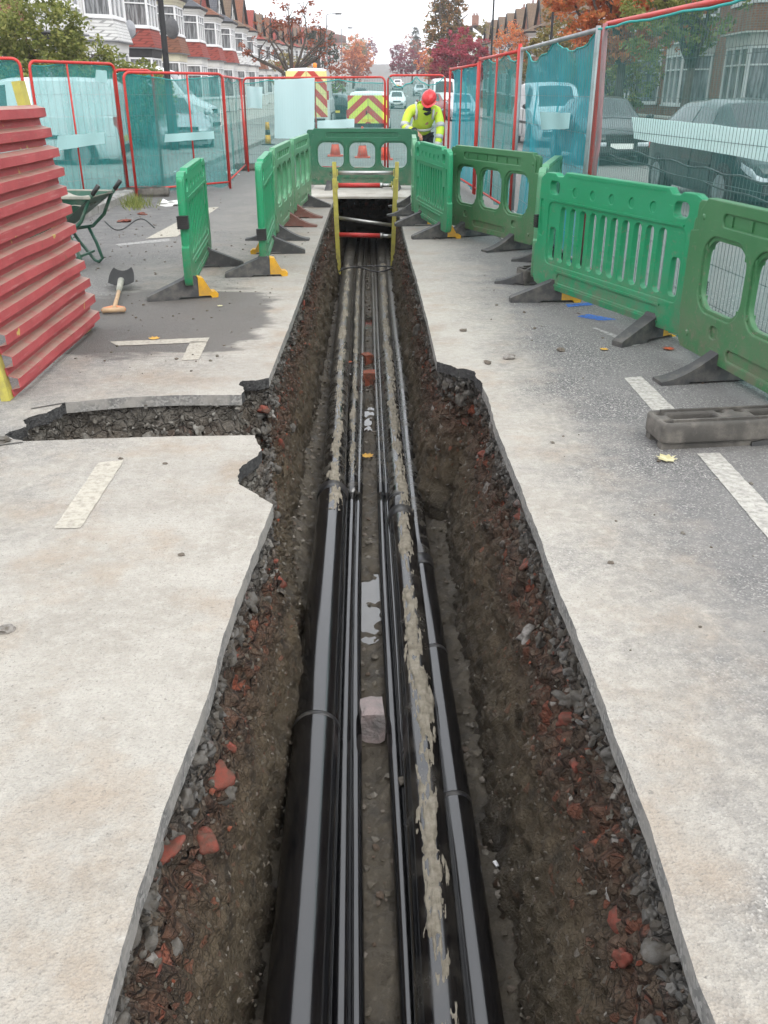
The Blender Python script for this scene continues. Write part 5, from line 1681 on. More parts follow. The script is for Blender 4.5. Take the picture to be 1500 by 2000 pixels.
def hand(w_, d, k0, thumb):
    w_, d = Vector(w_), Vector(d).normalized()
    side = d.cross(Vector((0, 0, 1))).normalized() * thumb
    palm = w_ + d * .075
    body.append((tuple(palm), (.030, .018))); i = len(body) - 1
    be.append((k0, i))
    for f, ln in ((-.026, .058), (-.009, .072), (.009, .068), (.026, .052)):
        a = palm + side * f + d * .035; b_ = a + d * ln * .55 + Vector((0, 0, -.018)); c_ = b_ + d * ln * .2 + Vector((0, 0, -.035))
        j = len(body); body.extend([(tuple(a), .010), (tuple(b_), .009), (tuple(c_), .008)])
        be.extend([(i, j), (j, j + 1), (j + 1, j + 2)])
    a = w_ + d * .045 + side * -.032; b_ = a + d * .035 + side * -.022 + Vector((0, 0, -.01)); c_ = b_ + d * .032 + Vector((0, 0, -.012))
    j = len(body); body.extend([(tuple(a), .012), (tuple(b_), .0105), (tuple(c_), .009)])
    be.extend([(i, j), (j, j + 1), (j + 1, j + 2)])
hand(wrR, (.45, -.55, -.45), 7, 1)
hand(wrL, (-.1, -.3, -1), 10, -1)
skin('body', body, be, 0, M['skin'], root)
jk = [((.02, .13, .86), (.175, .16)), ((.02, .03, 1.03), (.185, .155)), (chest, (.195, .16)), ((.06, -.15, 1.27), (.15, .12)), (neck, .075),
      (shR, .100), ((-.27, -.19, 1.13), .088), (elR, .078), ((-.19, -.39, .955), .062), ((-.135, -.46, .94), .055),
      (shL, .100), ((.32, -.20, 1.10), .088), (elL, .078), ((.30, -.34, .80), .064), ((.275, -.39, .70), .056)]
skin('jacket', jk, [(0, 1), (1, 2), (2, 3), (3, 4), (3, 5), (5, 6), (6, 7), (7, 8), (8, 9), (3, 10), (10, 11), (11, 12), (12, 13), (13, 14)], 2, M['hivis'], root)
skin('trousers', [((.02, .15, .90), (.165, .15)), ((-.11, .12, .80), .112), ((-.13, .02, .48), .085), ((-.13, .10, .13), .075), ((.13, .14, .80), .112), ((.15, .06, .48), .085), ((.15, .14, .13), .075)], [(0, 1), (1, 2), (2, 3), (0, 4), (4, 5), (5, 6)], 0, M['navy'], root)
for x, y in ((-.13, .10), (.15, .14)):
    skin('boot', [((x, y + .03, .15), .062), ((x, y + .02, .055), (.055, .05)), ((x - .01, y - .17, .045), (.05, .038))], [(0, 1), (1, 2)], 0, M['boot'], root)
def band(name, pts, r, mat):
    MB().tube(pts, r, 18, True).build(name, M[mat], root, True)
def bandv(a, b, t0, t1, r, mat='reflect', name='reflective_band'):
    a, b = Vector(a), Vector(b)
    band(name, [a.lerp(b, t0), a.lerp(b, t1)], r, mat)
bandv(jk[6][0], elR, .45, .95, .079)
bandv(elR, jk[8][0], .45, .9, .068)
bandv(jk[8][0], jk[9][0], .6, 1.25, .057, 'navy', 'cuff')
bandv(jk[11][0], elL, .3, .75, .081)
bandv(elL, jk[13][0], .55, .95, .068)
bandv(jk[13][0], jk[14][0], .55, 1.1, .060)
# belt tape and shoulder tape follow the jacket
tb = MB()
for zc in (1.0,):
    tb.tube([(.02 + .192 * math.cos(a * .2618), .035 + .168 * math.sin(a * .2618), zc - .10 * math.sin(a * .2618) * -.6) for a in range(25)], .022, 8, False)
tb.build('belt_tape', M['reflect'], root, True)
for x in (-.10, .19):
    MB().tube([(x, -.05, 1.385 - .02 * (x > 0)), (x, -.17, 1.36 - .03 * (x > 0)), (x + .01, -.255, 1.25), (x + .0, -.255, 1.12)], .022, 8).build('shoulder_tape', M['reflect'], root, True)
MB().blob((.085, -.265, 1.265), .085, 3.0, 2, (1.0, .55, 1.0), .2).build('collar', M['navy'], root, True)
# face under the brim, hair, then the helmet tipped forward
hd = Vector((.125, -.275, 1.435))
Mh = Euler((R(42), 0, R(-14))).to_matrix()
fc = MB()
fc.blob(hd + Mh @ Vector((0, -.085, -.03)), .018, 1, 2, (.8, 1.2, 1.6), .1)                    # nose
fc.build('nose', M['skin'], root, True)
for s in (-1, 1):
    MB().blob(hd + Mh @ Vector((s * .033, -.083, -.002)), .011, 2, 2, (1.2, .6, .8), 0).build('eye', M['boot'], root, True)
    MB().blob(hd + Mh @ Vector((s * .088, .0, -.02)), .026, 4, 2, (.5, .8, 1.2), .1).build('ear', M['skin'], root, True)
MB().blob(hd + Mh @ Vector((0, -.085, -.075)), .017, 2, 2, (1.5, .5, .5), 0).build('mouth', M['brickred'], root, True)
MB().blob(hd + Mh @ Vector((0, .03, -.01)), .094, 6, 2, (.95, .9, .9), .06).build('hair', M['boot'], root, True)
hm = MB()
def hel(u, v):
    th = u * 2 * math.pi; ph = v * math.pi / 2
    rr = math.cos(ph)
    x = .128 * rr * math.sin(th); y = .152 * rr * math.cos(th); z = .125 * math.sin(ph) ** .85 * (1 + .03 * (abs(math.sin(th)) < .25))
    return hd + Mh @ Vector((x, y, z + .025))
hm.grid(32, 12, hel)
ho = hm.build('helmet', M['helmet'], root, True)
br = MB().grid(16, 3, lambda u, v: hd + Mh @ Vector(((.125 + .02 * v) * math.sin(lerp(-1.25, 1.25, u)), -(.148 + .055 * v * math.cos(lerp(-1.25, 1.25, u))) * math.cos(lerp(-1.25, 1.25, u)), .026 - .014 * v)))
br.build('brim', M['helmet'], ho, True)
MB().tube([hd + Mh @ Vector((0, .155 * math.cos(R(a)), .028 + .13 * math.sin(R(a)))) for a in range(5, 176, 10)], .010, 8).build('ridge', M['helmet'], ho, True)
tag(root, 'person in a yellow high visibility jacket and red helmet bending over a barrier', 'person')

# ================================================================== terraced houses
def m_tile(name, c1, c2, row=.12):
    k = NT(name)
    P = k.coord()
    x, y, z = k.sep(P)
    u = k.math('ADD', x, k.math('MULTIPLY', y, .8))
    n = k.n('ShaderNodeTexBrick')
    cb_ = k.n('ShaderNodeCombineXYZ'); k.l(u, cb_.inputs[0]); k.l(z, cb_.inputs[1])
    k.l(cb_.outputs[0], n.inputs['Vector'])
    n.inputs['Scale'].default_value = 1.0
    n.inputs['Brick Width'].default_value = .17
    n.inputs['Row Height'].default_value = row
    n.inputs['Mortar Size'].default_value = .012
    n.inputs['Color1'].default_value = (*c1, 1); n.inputs['Color2'].default_value = (*c2, 1)
    n.inputs['Mortar'].default_value = (*[q * .45 for q in c1], 1)
    col = k.mix(k.mr(k.noise(P, 1.3, 6, .65), .45, .72, 0, .45), n.outputs[0], tuple(q * .5 for q in c1))
    return k.done(k.bsdf(col, .8, 0, .35, k.bump(n.outputs['Fac'], -.6, .012)))
M['render'] = pm('white painted render', (.74, .735, .71), (.67, .665, .645), 1.2, .85, .3, 40, dirt=(.45, .43, .39), dirt_amt=.35, dscale=.9)
M['render_c'] = pm('cream painted render', (.70, .66, .50), (.64, .60, .46), 1.2, .85, .3, 40, dirt=(.45, .42, .33), dirt_amt=.3)
M['upvc'] = pm('white window frame', (.80, .80, .80), (.76, .76, .77), 3, .4)
def m_pane(name, a, b):
    k = NT(name)
    P = k.world()
    c = k.mix(k.mr(k.noise(k.coord('Object', (5.5, 5.5, .7)), 2.3, 3, .5), .42, .60), a, b)
    return k.done(k.bsdf(c, .08, 0, .6))
M['pane'] = m_pane('window pane with nets', (.10, .105, .11), (.30, .31, .32))
M['pane_dark'] = m_pane('dark window pane', (.022, .025, .03), (.10, .11, .12))
M['tile_r'] = m_tile('red clay tile', (.32, .065, .05), (.27, .06, .045))
M['tile_b'] = m_tile('brown clay tile', (.24, .10, .055), (.19, .08, .05))
M['tile_w'] = m_tile('white painted tile', (.66, .66, .65), (.60, .60, .59))
M['tile_m'] = m_tile('maroon clay tile', (.15, .05, .045), (.12, .045, .04))
M['slate'] = m_tile('grey slate', (.12, .125, .14), (.095, .10, .115))
M['tile_o'] = m_tile('weathered brown tile', (.19, .13, .085), (.15, .105, .075))
M['timber'] = pm('black timber board', (.018, .018, .020), (.03, .03, .03), 4, .6)
M['lead'] = pm('grey lead flashing', (.10, .105, .115), (.14, .145, .15), 4, .6)
def m_brick(name, c1, c2):
    k = NT(name)
    P = k.coord(); x, y, z = k.sep(P)
    n = k.n('ShaderNodeTexBrick')
    cb_ = k.n('ShaderNodeCombineXYZ'); k.l(k.math('ADD', x, y), cb_.inputs[0]); k.l(z, cb_.inputs[1]); k.l(cb_.outputs[0], n.inputs['Vector'])
    n.inputs['Scale'].default_value = 1; n.inputs['Brick Width'].default_value = .225; n.inputs['Row Height'].default_value = .075; n.inputs['Mortar Size'].default_value = .008
    n.inputs['Color1'].default_value = (*c1, 1); n.inputs['Color2'].default_value = (*c2, 1); n.inputs['Mortar'].default_value = (.24, .21, .18, 1)
    col = k.mix(k.mr(k.noise(P, 1.1, 5), .45, .7, 0, .4), n.outputs[0], tuple(q * .6 for q in c1))
    return k.done(k.bsdf(col, .9, 0, .3, k.bump(n.outputs['Fac'], -.4, .006)))
M['brick'] = m_brick('red brown stock brick', (.33, .125, .075), (.25, .10, .065))
M['stone_w'] = pm('white painted stone', (.72, .71, .68), (.64, .63, .60), 2, .8, .2, 40, dirt=(.4, .38, .35), dirt_amt=.35)
M['door_a'] = pm('dark front door', (.03, .035, .03), (.04, .045, .04), 3, .4)

def win_facet(parent, a, b, z0, z1, cols, transom, pane='pane', fr='upvc'):
    """A glazed face between plan points a and b: frame bars standing proud of a set-back pane."""
    a, b = Vector((*a, 0)), Vector((*b, 0))
    d = (b - a).normalized(); L = (b - a).length
    n = Vector((d.y, -d.x, 0))
    mb = MB()
    up = Vector((0, 0, 1))
    def P(x, z, o=0.0): return a + d * x + n * o + up * z
    fw = .075
    mb.bar(P(fw / 2, z0), P(fw / 2, z1), fw, .09, n); mb.bar(P(L - fw / 2, z0), P(L - fw / 2, z1), fw, .09, n)
    mb.bar(P(fw, z0 + fw / 2), P(L - fw, z0 + fw / 2), fw, .088, n); mb.bar(P(fw, z1 - fw / 2), P(L - fw, z1 - fw / 2), fw, .088, n)
    for i in range(1, cols):
        x = L * i / cols
        mb.bar(P(x, z0 + fw), P(x, z1 - fw), .06, .086, n)
    if transom:
        zt = lerp(z0, z1, transom)
        for i in range(cols):
            mb.bar(P(L * i / cols + .035, zt), P(L * (i + 1) / cols - .035, zt), .05, .082, n)
    w_ = mb.build('window', M[fr], parent)
    pb = MB(); pb.add([P(.05, z0 + .05, -.02), P(L - .05, z0 + .05, -.02), P(L - .05, z1 - .05, -.02), P(.05, z1 - .05, -.02)], [(0, 1, 2, 3)])
    pb.build('pane', M[pane], w_)
    sb = MB(); sb.bar(P(0, z0 - .035, .03), P(L, z0 - .035, .03), .07, .14, n)
    sb.build('sill', M[fr], w_)
    return w_

def house(name, W, wallm, apron, gable, roofm, style='white'):
    """Local: front wall at y = 0 facing -y, x along the street, bay centred at 2.5."""
    root = empty(name)
    H = 5.85
    dx0, dx1 = W - 1.55, W - .6
    holes = [[(dx0, .02), (dx1, .02), (dx1, 2.55), (dx0, 2.55)], [(dx0 - .1, 3.95), (dx1 + .1, 3.95), (dx1 + .1, 5.35), (dx0 - .1, 5.35)]]
    me = plate_mesh('wall', [(0, 0), (W, 0), (W, H), (0, H)], holes, .28, 0, M[wallm], y0=.14)
    obj('wall', me, root)
    MB().box((W / 2, 4.6, H / 2), (W - .01, 8.6, H - .02)).build('house_body', M[wallm], root)
    win_facet(root, (dx0 - .08, .10), (dx1 + .08, .10), 3.97, 5.33, 2, .72)
    dr = MB().box(((dx0 + dx1) / 2, .16, 1.05), (dx1 - dx0 - .1, .06, 2.06)).build('door', M['door_a'], root)
    MB().box((dx0 + .16, .115, 1.05), (.03, .04, .14)).build('handle', M['rim'], dr)
    win_facet(root, (dx0 + .02, .12), (dx1 - .02, .12), 2.12, 2.53, 2, None, 'pane_dark')
    # canted bay
    P4 = [(.75, 0), (1.42, -1.0), (3.58, -1.0), (4.25, 0)]
    def ringp(e):
        cx = 2.5
        return [(cx + (x - cx) * (1 + e * .45) + 0, y - e if y < 0 else .0) for x, y in P4]
    def bandm(z0, z1, e0, e1, nm, mat):
        a, b = ringp(e0), ringp(e1)
        n = 4
        vs = [(x, y, z0) for x, y in a] + [(x, y, z1) for x, y in b]
        MB().add(vs, [(0, 1, 5, 4), (1, 2, 6, 5), (2, 3, 7, 6), (4, 5, 6, 7), (3, 2, 1, 0)]).build(nm, M[mat], root)
    bw = 'stone_w' if style == 'brick' else ('render' if wallm != 'render_c' else 'render_c')
    bandm(0, .88, .02, .02, 'bay_base', wallm if style == 'brick' else bw)
    bandm(2.82, 3.22, .05, .10, 'bay_fascia', 'timber' if style == 'black' else bw)
    bandm(3.223, 4.02, .26, .04, 'bay_apron', apron)
    bandm(3.17, 3.221, .27, .27, 'apron_drip', 'lead' if style != 'brick' else bw)
    bandm(5.48, 5.62, .06, .12, 'cornice', bw); bandm(5.622, 5.74, .18, .24, 'cornice_upper', bw); bandm(5.742, 5.86, .30, .34, 'gutter', 'timber')
    bandm(5.862, 6.35, .34, -.55, 'bay_roof', roofm)
    for (z0, z1, pn) in ((.95, 2.80, 'pane'), (4.09, 5.46, 'pane')):
        for i in range(3):
            a, b = P4[i], P4[i + 1]
            win_facet(root, a, b, z0, z1, 3 if i == 1 else 1, .70, pn)
    # gable over the bay, set back, with barge boards
    gx0, gx1, gzp = .25, 4.75, 8.35
    gw = MB().prism([(gx0, 5.90), (gx1, 5.90), ((gx0 + gx1) / 2, gzp)], -.02, .10, lambda u, v, w_: (u, w_, v))
    gw.build('gable', M[gable], root)
    for s, x0 in ((1, gx0), (-1, gx1)):
        a = Vector((x0 - s * .18, -.12, 5.72)); b = Vector(((gx0 + gx1) / 2, -.12, gzp + .05))
        MB().bar(a, b, .05, .26, (0, -1, 0)).build('barge_board', M['timber'], root)
        rs = MB(); t_ = Vector((0, 0, .10))
        n_ = Vector((-s * (gzp - 5.9), 0, (gx1 - gx0) / 2)).normalized() * .09
        e_ = [a + n_ + Vector((0, -.05, 0)), b + n_ + Vector((0, -.05, 0)), b + n_ + Vector((0, 4.2, 0)), a + n_ + Vector((0, 4.2, 0))]
        f_ = [p - n_ * .8 for p in e_]
        rs.add(e_ + f_, [(0, 1, 2, 3) if s < 0 else (3, 2, 1, 0), (4, 7, 6, 5) if s < 0 else (5, 6, 7, 4), (0, 4, 5, 1), (3, 2, 6, 7), (0, 3, 7, 4), (1, 5, 6, 2)])
        rs.build('gable_roof', M[roofm], root)
    if style in ('white', 'black'):
        g = MB()
        for x in (1.6, 2.5, 3.4):
            zt = gzp - .25 - abs(x - 2.5) * (gzp - 5.9) / 2.25
            g.box((x, -.035, (5.95 + zt) / 2), (.12, .03, zt - 5.95))
        if gable == 'render': tag(g.build('gable_timbers', M['timber'], root), kind='stuff')
    rf = MB().prism([(-.35, 5.72), (4.2, 8.62), (8.9, 5.72), (8.7, 5.60), (4.2, 8.45), (-.2, 5.60)], -.02, W + .02, lambda u, v, w_: (w_, u, v))
    rfo = rf.build('roof', M[roofm], root)
    MB().box((W - .35, 4.2, 9.0), (.60, 1.1, 1.5)).build('chimney', M['brick'], rfo)
    pots = MB()
    MB().tube([(W - .35, 3.95, 9.75), (W - .35, 3.95, 10.15)], [.11, .09], 10).build('chimney_pot', M['tile_b'], rfo, True)
    MB().tube([(W - .35, 4.45, 9.75), (W - .35, 4.45, 10.15)], [.11, .09], 10).build('chimney_pot', M['tile_b'], rfo, True)
    pp = MB().tube([(W - .06, -.06, .2), (W - .06, -.06, 5.6)], .045, 8).build('downpipe', M['timber'] if style != 'cream' else M['upvc'], root, True)
    return root
WL = 6.8
VAR = {}
def hv(key):
    if key not in VAR:
        VAR[key] = house('terraced_house', WL, *key)
        return VAR[key]
    return copy_tree(VAR[key])
rowL = [
 (('render_c', 'tile_b', 'render', 'slate', 'black'), 'cream half-hidden terraced house rising behind the big green bush'),
 (('render', 'tile_w', 'render', 'slate', 'black'), 'white house with black fascia directly above the green bush'),
 (('render', 'tile_w', 'render', 'slate', 'white'), 'white house with a white tiled bay apron beside the green bush'),
 (('render', 'tile_r', 'render', 'slate', 'black'), 'white house with a red tiled bay behind the black lamp post'),
 (('render_c', 'tile_b', 'render', 'slate', 'cream'), 'cream and white house with a brown tiled bay and a satellite dish'),
 (('render', 'tile_r', 'tile_m', 'slate', 'white'), 'white house with red apron and a maroon tiled gable'),
 (('render', 'tile_r', 'tile_r', 'tile_b', 'white'), 'white house with red apron and a bright red tiled gable'),
 (('render', 'tile_r', 'render', 'slate', 'white'), 'white house with red apron and a grey slate gable roof, left of the bare tree'),
 (('render', 'tile_w', 'render', 'tile_o', 'white'), 'white house with a weathered brown roof partly behind the bare tree'),
 (('render', 'tile_w', 'tile_b', 'tile_b', 'white'), 'white house with a reddish brown gable behind the bare tree'),
]
for i, (key, lab) in enumerate(rowL):
    o_ = hv(key)
    y = 38.8 - 2.5 + (i) * WL - WL * 1
    y = 38.8 + (i - 1) * WL - 2.5 + WL
    y = 38.8 + (i - 1) * WL - 2.5
    o_.location = (-13.0, y, gz(y + 2.5) + .12); o_.rotation_euler = (0, 0, R(90)); o_.scale = (1, 1, 1.08)
    tag(o_, lab, 'house', 'white terraced houses along the street')
lite = {}
for i in range(10, 46):
    y = 38.8 + (i - 1) * WL - 2.5
    key = (('render', 'tile_r', 'tile_b', 'tile_b', 'white'), ('render', 'tile_b', 'tile_r', 'tile_r', 'white'), ('render', 'tile_w', 'tile_b', 'tile_o', 'white'))[i % 3]
    if i < 18:
        o_ = hv(key)
    else:                                             # too small to show its windows' parts
        if key not in lite:
            lite[key] = house('terraced_house', WL, *key)
            for ch in list(lite[key].children):
                if ch.name.split('.')[0] in ('apron_drip', 'cornice_upper', 'downpipe', 'gutter', 'door'):
                    for g_ in list(ch.children): bpy.data.objects.remove(g_)
                    bpy.data.objects.remove(ch)
                elif ch.name.startswith('window'):
                    for g_ in list(ch.children):
                        if g_.name.startswith('sill'): bpy.data.objects.remove(g_)
            o_ = lite[key]
        else:
            o_ = copy_tree(lite[key])
    o_.location = (-13.0, y, gz(y + 2.5) + .12); o_.rotation_euler = (0, 0, R(90))
    tag(o_, 'distant terraced house with reddish roof beyond the bare tree', 'house', 'distant houses on the white side')
WRR = 7.2
key = ('brick', 'brick', 'brick', 'tile_o', 'brick')
hb0 = house('brick_house', WRR, *key)
labs = ['brick house with white bay windows, cut off by the right border', 'brick house with white bay windows seen behind the nearest fence panel', 'brick house with white bay partly hidden by tree foliage']
for i in range(-1, 14):
    o_ = hb0 if i == -1 else copy_tree(hb0)
    y = 33.8 + (i) * WRR + 2.5
    o_.location = (13.0, y, gz(y) + .12); o_.rotation_euler = (0, 0, R(-90))
    lab = labs[i] if 0 <= i < 3 else ('brick house beyond the right border of the picture' if i < 0 else 'brown roofed brick house behind the autumn trees')
    tag(o_, lab, 'house', 'brick houses along the traffic side')
# far houses closing the street
for (x, y, rz, lab) in ((14, 215, -90, 'pale gabled house above the maroon trees up the hill'), (-15, 215, 90, 'red roofed house highest on the hill'), (13, 205, -90, 'house behind the dark conifer up the hill')):
    o_ = hv(('render', 'tile_r', 'tile_b', 'tile_b', 'white')); o_.location = (x, y, gz(y)); o_.rotation_euler = (0, 0, R(rz)); o_.scale = (1.15, 1.15, 1.15)
    tag(o_, lab, 'house', 'far houses on the hill')
# satellite dishes
M['dish'] = pm('dark mesh dish', (.06, .06, .065), (.09, .09, .09), 6, .6)
M['dish_g'] = pm('grey dish', (.32, .33, .35), (.26, .27, .29), 6, .5)
def dish(px, py, Y, r, mat, lab, rz):
    p = AY(px, py, Y)
    root = empty('satellite_dish', p, rz)
    MB().grid(6, 20, lambda u, v: (r * u * math.cos(v * 6.2832), .16 * r * u * u * 2, r * u * 1.1 * math.sin(v * 6.2832))).build('reflector', M[mat], root, True)
    MB().tube([(0, .1, -r * .2), (0, .45, -r * .4), (0, .9, -r * .4)], .03, 8).build('bracket', M['lead'], root, True)
    MB().tube([(0, .02, -r), (0, -.4, -r * .3)], .018, 6).build('feed_arm', M['lead'], root, True)
    return tag(root, lab, 'satellite dish')
dish(339, 55, 51.0, .45, 'dish', 'large dark satellite dish on the cream house', R(50))
dish(258, 57, 47.5, .36, 'dish_g', 'small grey satellite dish on the white house by the bush', R(60))

# low front walls
M['wallbrick'] = M['brick']
for (x, y0, y1, lab) in ((-7.75, 30.0, 36.0, 'low garden wall beside the silver van'), (9.1, 24, 48, 'low brick garden wall before the brick houses')):
    mb = MB(); mb.box((x, (y0 + y1) / 2, .45), (.22, y1 - y0, .66)); o_ = mb.build('garden_wall', M['brick']); 
    cp = MB().box((x, (y0 + y1) / 2, .815), (.30, y1 - y0 + .06, .06)).build('coping', M['concrete'], o_)
    tag(o_, lab, 'wall')

# ================================================================== trees and shrubs
def m_leaf(name, cols):
    k = NT(name)
    g = k.n('ShaderNodeNewGeometry')
    st = [(i / (len(cols) - 1), c) for i, c in enumerate(cols)]
    c = k.ramp(g.outputs['Random Per Island'], st)
    c = k.mix(k.mr(k.noise(k.world(), .9, 3), .35, .65, 0, .45), c, cols[0])
    b = k.bsdf(c, .6, 0, .3)
    t = k.n('ShaderNodeBsdfTranslucent'); k.l(c, t.inputs[0])
    m = k.n('ShaderNodeMixShader'); m.inputs[0].default_value = .45
    k.l(b, m.inputs[1]); k.l(t.outputs[0], m.inputs[2])
    return k.done(m.outputs[0])
M['lv_green'] = m_leaf('green shrub leaves', [(.12, .15, .035), (.21, .24, .06), (.32, .34, .10), (.45, .42, .14)])
M['lv_hedge'] = m_leaf('brownish hedge leaves', [(.16, .11, .06), (.25, .15, .08), (.2, .18, .08)])
M['lv_orange'] = m_leaf('orange autumn leaves', [(.55, .15, .06), (.72, .24, .09), (.80, .34, .13), (.46, .28, .09)])
M['lv_red'] = m_leaf('crimson autumn leaves', [(.28, .03, .055), (.42, .055, .09), (.55, .11, .14)])
M['lv_maroon'] = m_leaf('maroon leaves', [(.17, .03, .055), (.28, .055, .09), (.36, .09, .11)])
M['lv_mixed'] = m_leaf('green and orange leaves', [(.13, .13, .045), (.22, .18, .06), (.42, .19, .07), (.52, .26, .10)])
M['lv_olive'] = m_leaf('olive autumn leaves', [(.16, .15, .05), (.27, .23, .08), (.40, .28, .11)])
M['lv_dark'] = m_leaf('dark conifer leaves', [(.015, .03, .015), (.03, .05, .025), (.045, .065, .03)])
M['lv_rust'] = m_leaf('rust leaves', [(.30, .09, .05), (.40, .13, .07), (.25, .10, .05)])
M['bark'] = pm('grey brown bark', (.075, .06, .05), (.11, .09, .075), 6, .9, .8, 25, bdist=.02)
def leaves(mb, c, r, n, s, rg_, flat=1.0):
    for _ in range(n):
        while True:
            q = Vector((rg_.uniform(-1, 1), rg_.uniform(-1, 1), rg_.uniform(-1, 1)))
            if q.length < 1: break
        p = Vector(c) + Vector((q.x * r[0], q.y * r[1], q.z * r[2]))
        a = Vector((rg_.gauss(0, 1), rg_.gauss(0, 1), rg_.gauss(0, .6))).normalized()
        b = a.cross(Vector((rg_.gauss(0, 1), rg_.gauss(0, 1), rg_.gauss(0, 1)))).normalized()
        k_ = s * rg_.uniform(.6, 1.3)
        mb.add([p - a * k_, p + b * k_ * .55, p + a * k_, p - b * k_ * .55], [(0, 1, 2, 3)])
def tree(name, base, H, tr, blobs, mat, nclump, nleaf, ls, lab, seed, limbs=7, cat='tree', bare=0.0, trunk_h=.35, clump=.16, group='street trees and shrubs'):
    rg_ = random.Random(seed)
    base = Vector(base); base.z = gz(base.y) if base.z == 0 else base.z
    root = empty(name, base)
    tb_ = MB()
    th = H * trunk_h
    top = Vector((rg_.uniform(-.1, .1), 0, th))
    tb_.tube([(0, 0, -.1), (0.02, 0, th * .5), top], [tr * 1.25, tr, tr * .85], 10)
    ends = []
    for i in range(limbs):
        b = blobs[i % len(blobs)]
        tgt = Vector(b[0]) + Vector((rg_.uniform(-.6, .6) * b[1][0], rg_.uniform(-.6, .6) * b[1][1], rg_.uniform(-.2, .7) * b[1][2]))
        mid = top.lerp(tgt, .5) + Vector((rg_.uniform(-.12, .12) * H, rg_.uniform(-.1, .1) * H, rg_.uniform(-.02, .08) * H))
        tb_.tube([top * .96, top.lerp(mid, .5) + Vector((rg_.uniform(-.1, .1), 0, .05)), mid, tgt], [tr * .6, tr * .45, tr * .3, tr * .08], 7)
        ends.append((mid, tgt))
        for j in range(4):
            s0 = mid.lerp(tgt, rg_.uniform(0, .8))
            e0 = s0 + Vector((rg_.gauss(0, 1), rg_.gauss(0, 1), rg_.uniform(-.1, 1.1))).normalized() * H * rg_.uniform(.08, .2)
            tb_.tube([s0, s0.lerp(e0, .5) + Vector((0, 0, .03 * H)), e0], [tr * .2, tr * .12, tr * .04], 5)
            ends.append((s0, e0))
    tb_.build('trunk', M['bark'], root, True)
    cm = MB()
    for i in range(nclump):
        b = blobs[rg_.randrange(len(blobs))]
        while True:
            q = Vector((rg_.uniform(-1, 1), rg_.uniform(-1, 1), rg_.uniform(-1, 1)))
            if .25 < q.length < 1: break
        q = q.normalized() * (q.length ** .55)
        wob = 1 + .28 * fbm(q.x * 2 + seed, q.y * 2, q.z * 2, 3)
        c = Vector(b[0]) + Vector((q.x * b[1][0], q.y * b[1][1], q.z * b[1][2])) * wob
        if bare and rg_.random() < bare:
            s0, e0 = ends[rg_.randrange(len(ends))]; c = s0.lerp(e0, rg_.uniform(.5, 1.05))
        rad = H * clump * rg_.uniform(.35, .8) * .5
        leaves(cm, c, (rad, rad, rad * .75), nleaf, ls, rg_)
    tag(cm.build('crown', M[mat], root), kind='stuff')
    return tag(root, lab, cat, group)
# shrubs on the kerb side
tree('garden_bush', (-9.25, 27.2, 0), 3.7, .10, [((-1.3, 0, 1.6), (1.5, 1.3, 1.25)), ((.3, .2, 1.75), (1.6, 1.3, 1.35)), ((1.5, .2, 1.35), (1.2, 1.1, 1.15)), ((-.2, 0, 3.0), (1.4, .9, .95)), ((2.5, .3, 1.3), (.8, .9, .9)), ((-2.2, 0, 2.2), (1.0, .9, 1.0))], 'lv_green', 760, 44, .062, 'big green bush behind the red hoops on the kerb side', 3, 8, 'bush', clump=.22)
tree('garden_hedge', (-11.2, 28.2, 0), 3.4, .10, [((-.5, 0, 1.8), (1.5, 1.0, 1.5)), ((.6, 0, 2.0), (1.0, .9, 1.2))], 'lv_hedge', 200, 34, .055, 'brownish clipped hedge at the left border behind the bush', 5, 5, 'hedge', clump=.2)
tree('garden_shrub', (-10.3, 31.5, 0), 3.4, .08, [((0, 0, 1.7), (.8, .9, 1.1)), ((.3, .2, 2.2), (.6, .6, .7))], 'lv_hedge', 90, 30, .055, 'rusty shrub peeping over the far end of the green bush', 6, 4, 'bush', clump=.2)
# pollarded tree with few leaves
tree('street_tree', (-5.3, 57, 0), 6.6, .16, [((-1.6, 0, 4.6), (1.2, 1.2, 1.1)), ((0, 0, 5.4), (1.4, 1.2, 1.1)), ((1.5, 0, 4.6), (1.2, 1.2, 1.1)), ((-2.4, 0, 3.6), (.8, .9, .6)), ((2.3, .2, 3.7), (.7, .8, .6))], 'lv_rust', 85, 16, .085, 'nearly bare pollarded tree with rusty leaves left of the tall van', 8, 14, bare=.75, clump=.13)
tree('street_tree', (-6.6, 70, 0), 4.6, .10, [((0, 0, 2.6), (1.7, 1.4, 1.6)), ((1.2, 0, 2.0), (1.2, 1.2, 1.2))], 'lv_olive', 130, 20, .09, 'olive green shrub tree right of the bare tree', 9, 6, clump=.2)
tree('street_tree', (-4.4, 66, 0), 2.6, .08, [((0, 0, 1.4), (1.6, 1.2, 1.0))], 'lv_green', 90, 20, .08, 'low green shrub between the two chevroned vans', 10, 5, clump=.24)
tree('street_tree', (-4.6, 92, 0), 4.2, .10, [((0, 0, 2.6), (1.5, 1.3, 1.3))], 'lv_rust', 90, 18, .10, 'rust coloured little tree left of the far lane', 11, 6, clump=.2)
tree('street_tree', (-5.2, 172, 0), 6.2, .15, [((0, 0, 4.0), (2.2, 1.9, 1.8))], 'lv_orange', 100, 18, .16, 'round orange tree far up the left side', 12, 6, clump=.18)
tree('street_tree', (-8.5, 134, 0), 8.5, .16, [((0, 0, 5.4), (2.4, 2.0, 2.6))], 'lv_dark', 100, 18, .17, 'dark green tree beyond the orange one up the left side', 13, 6, clump=.18)
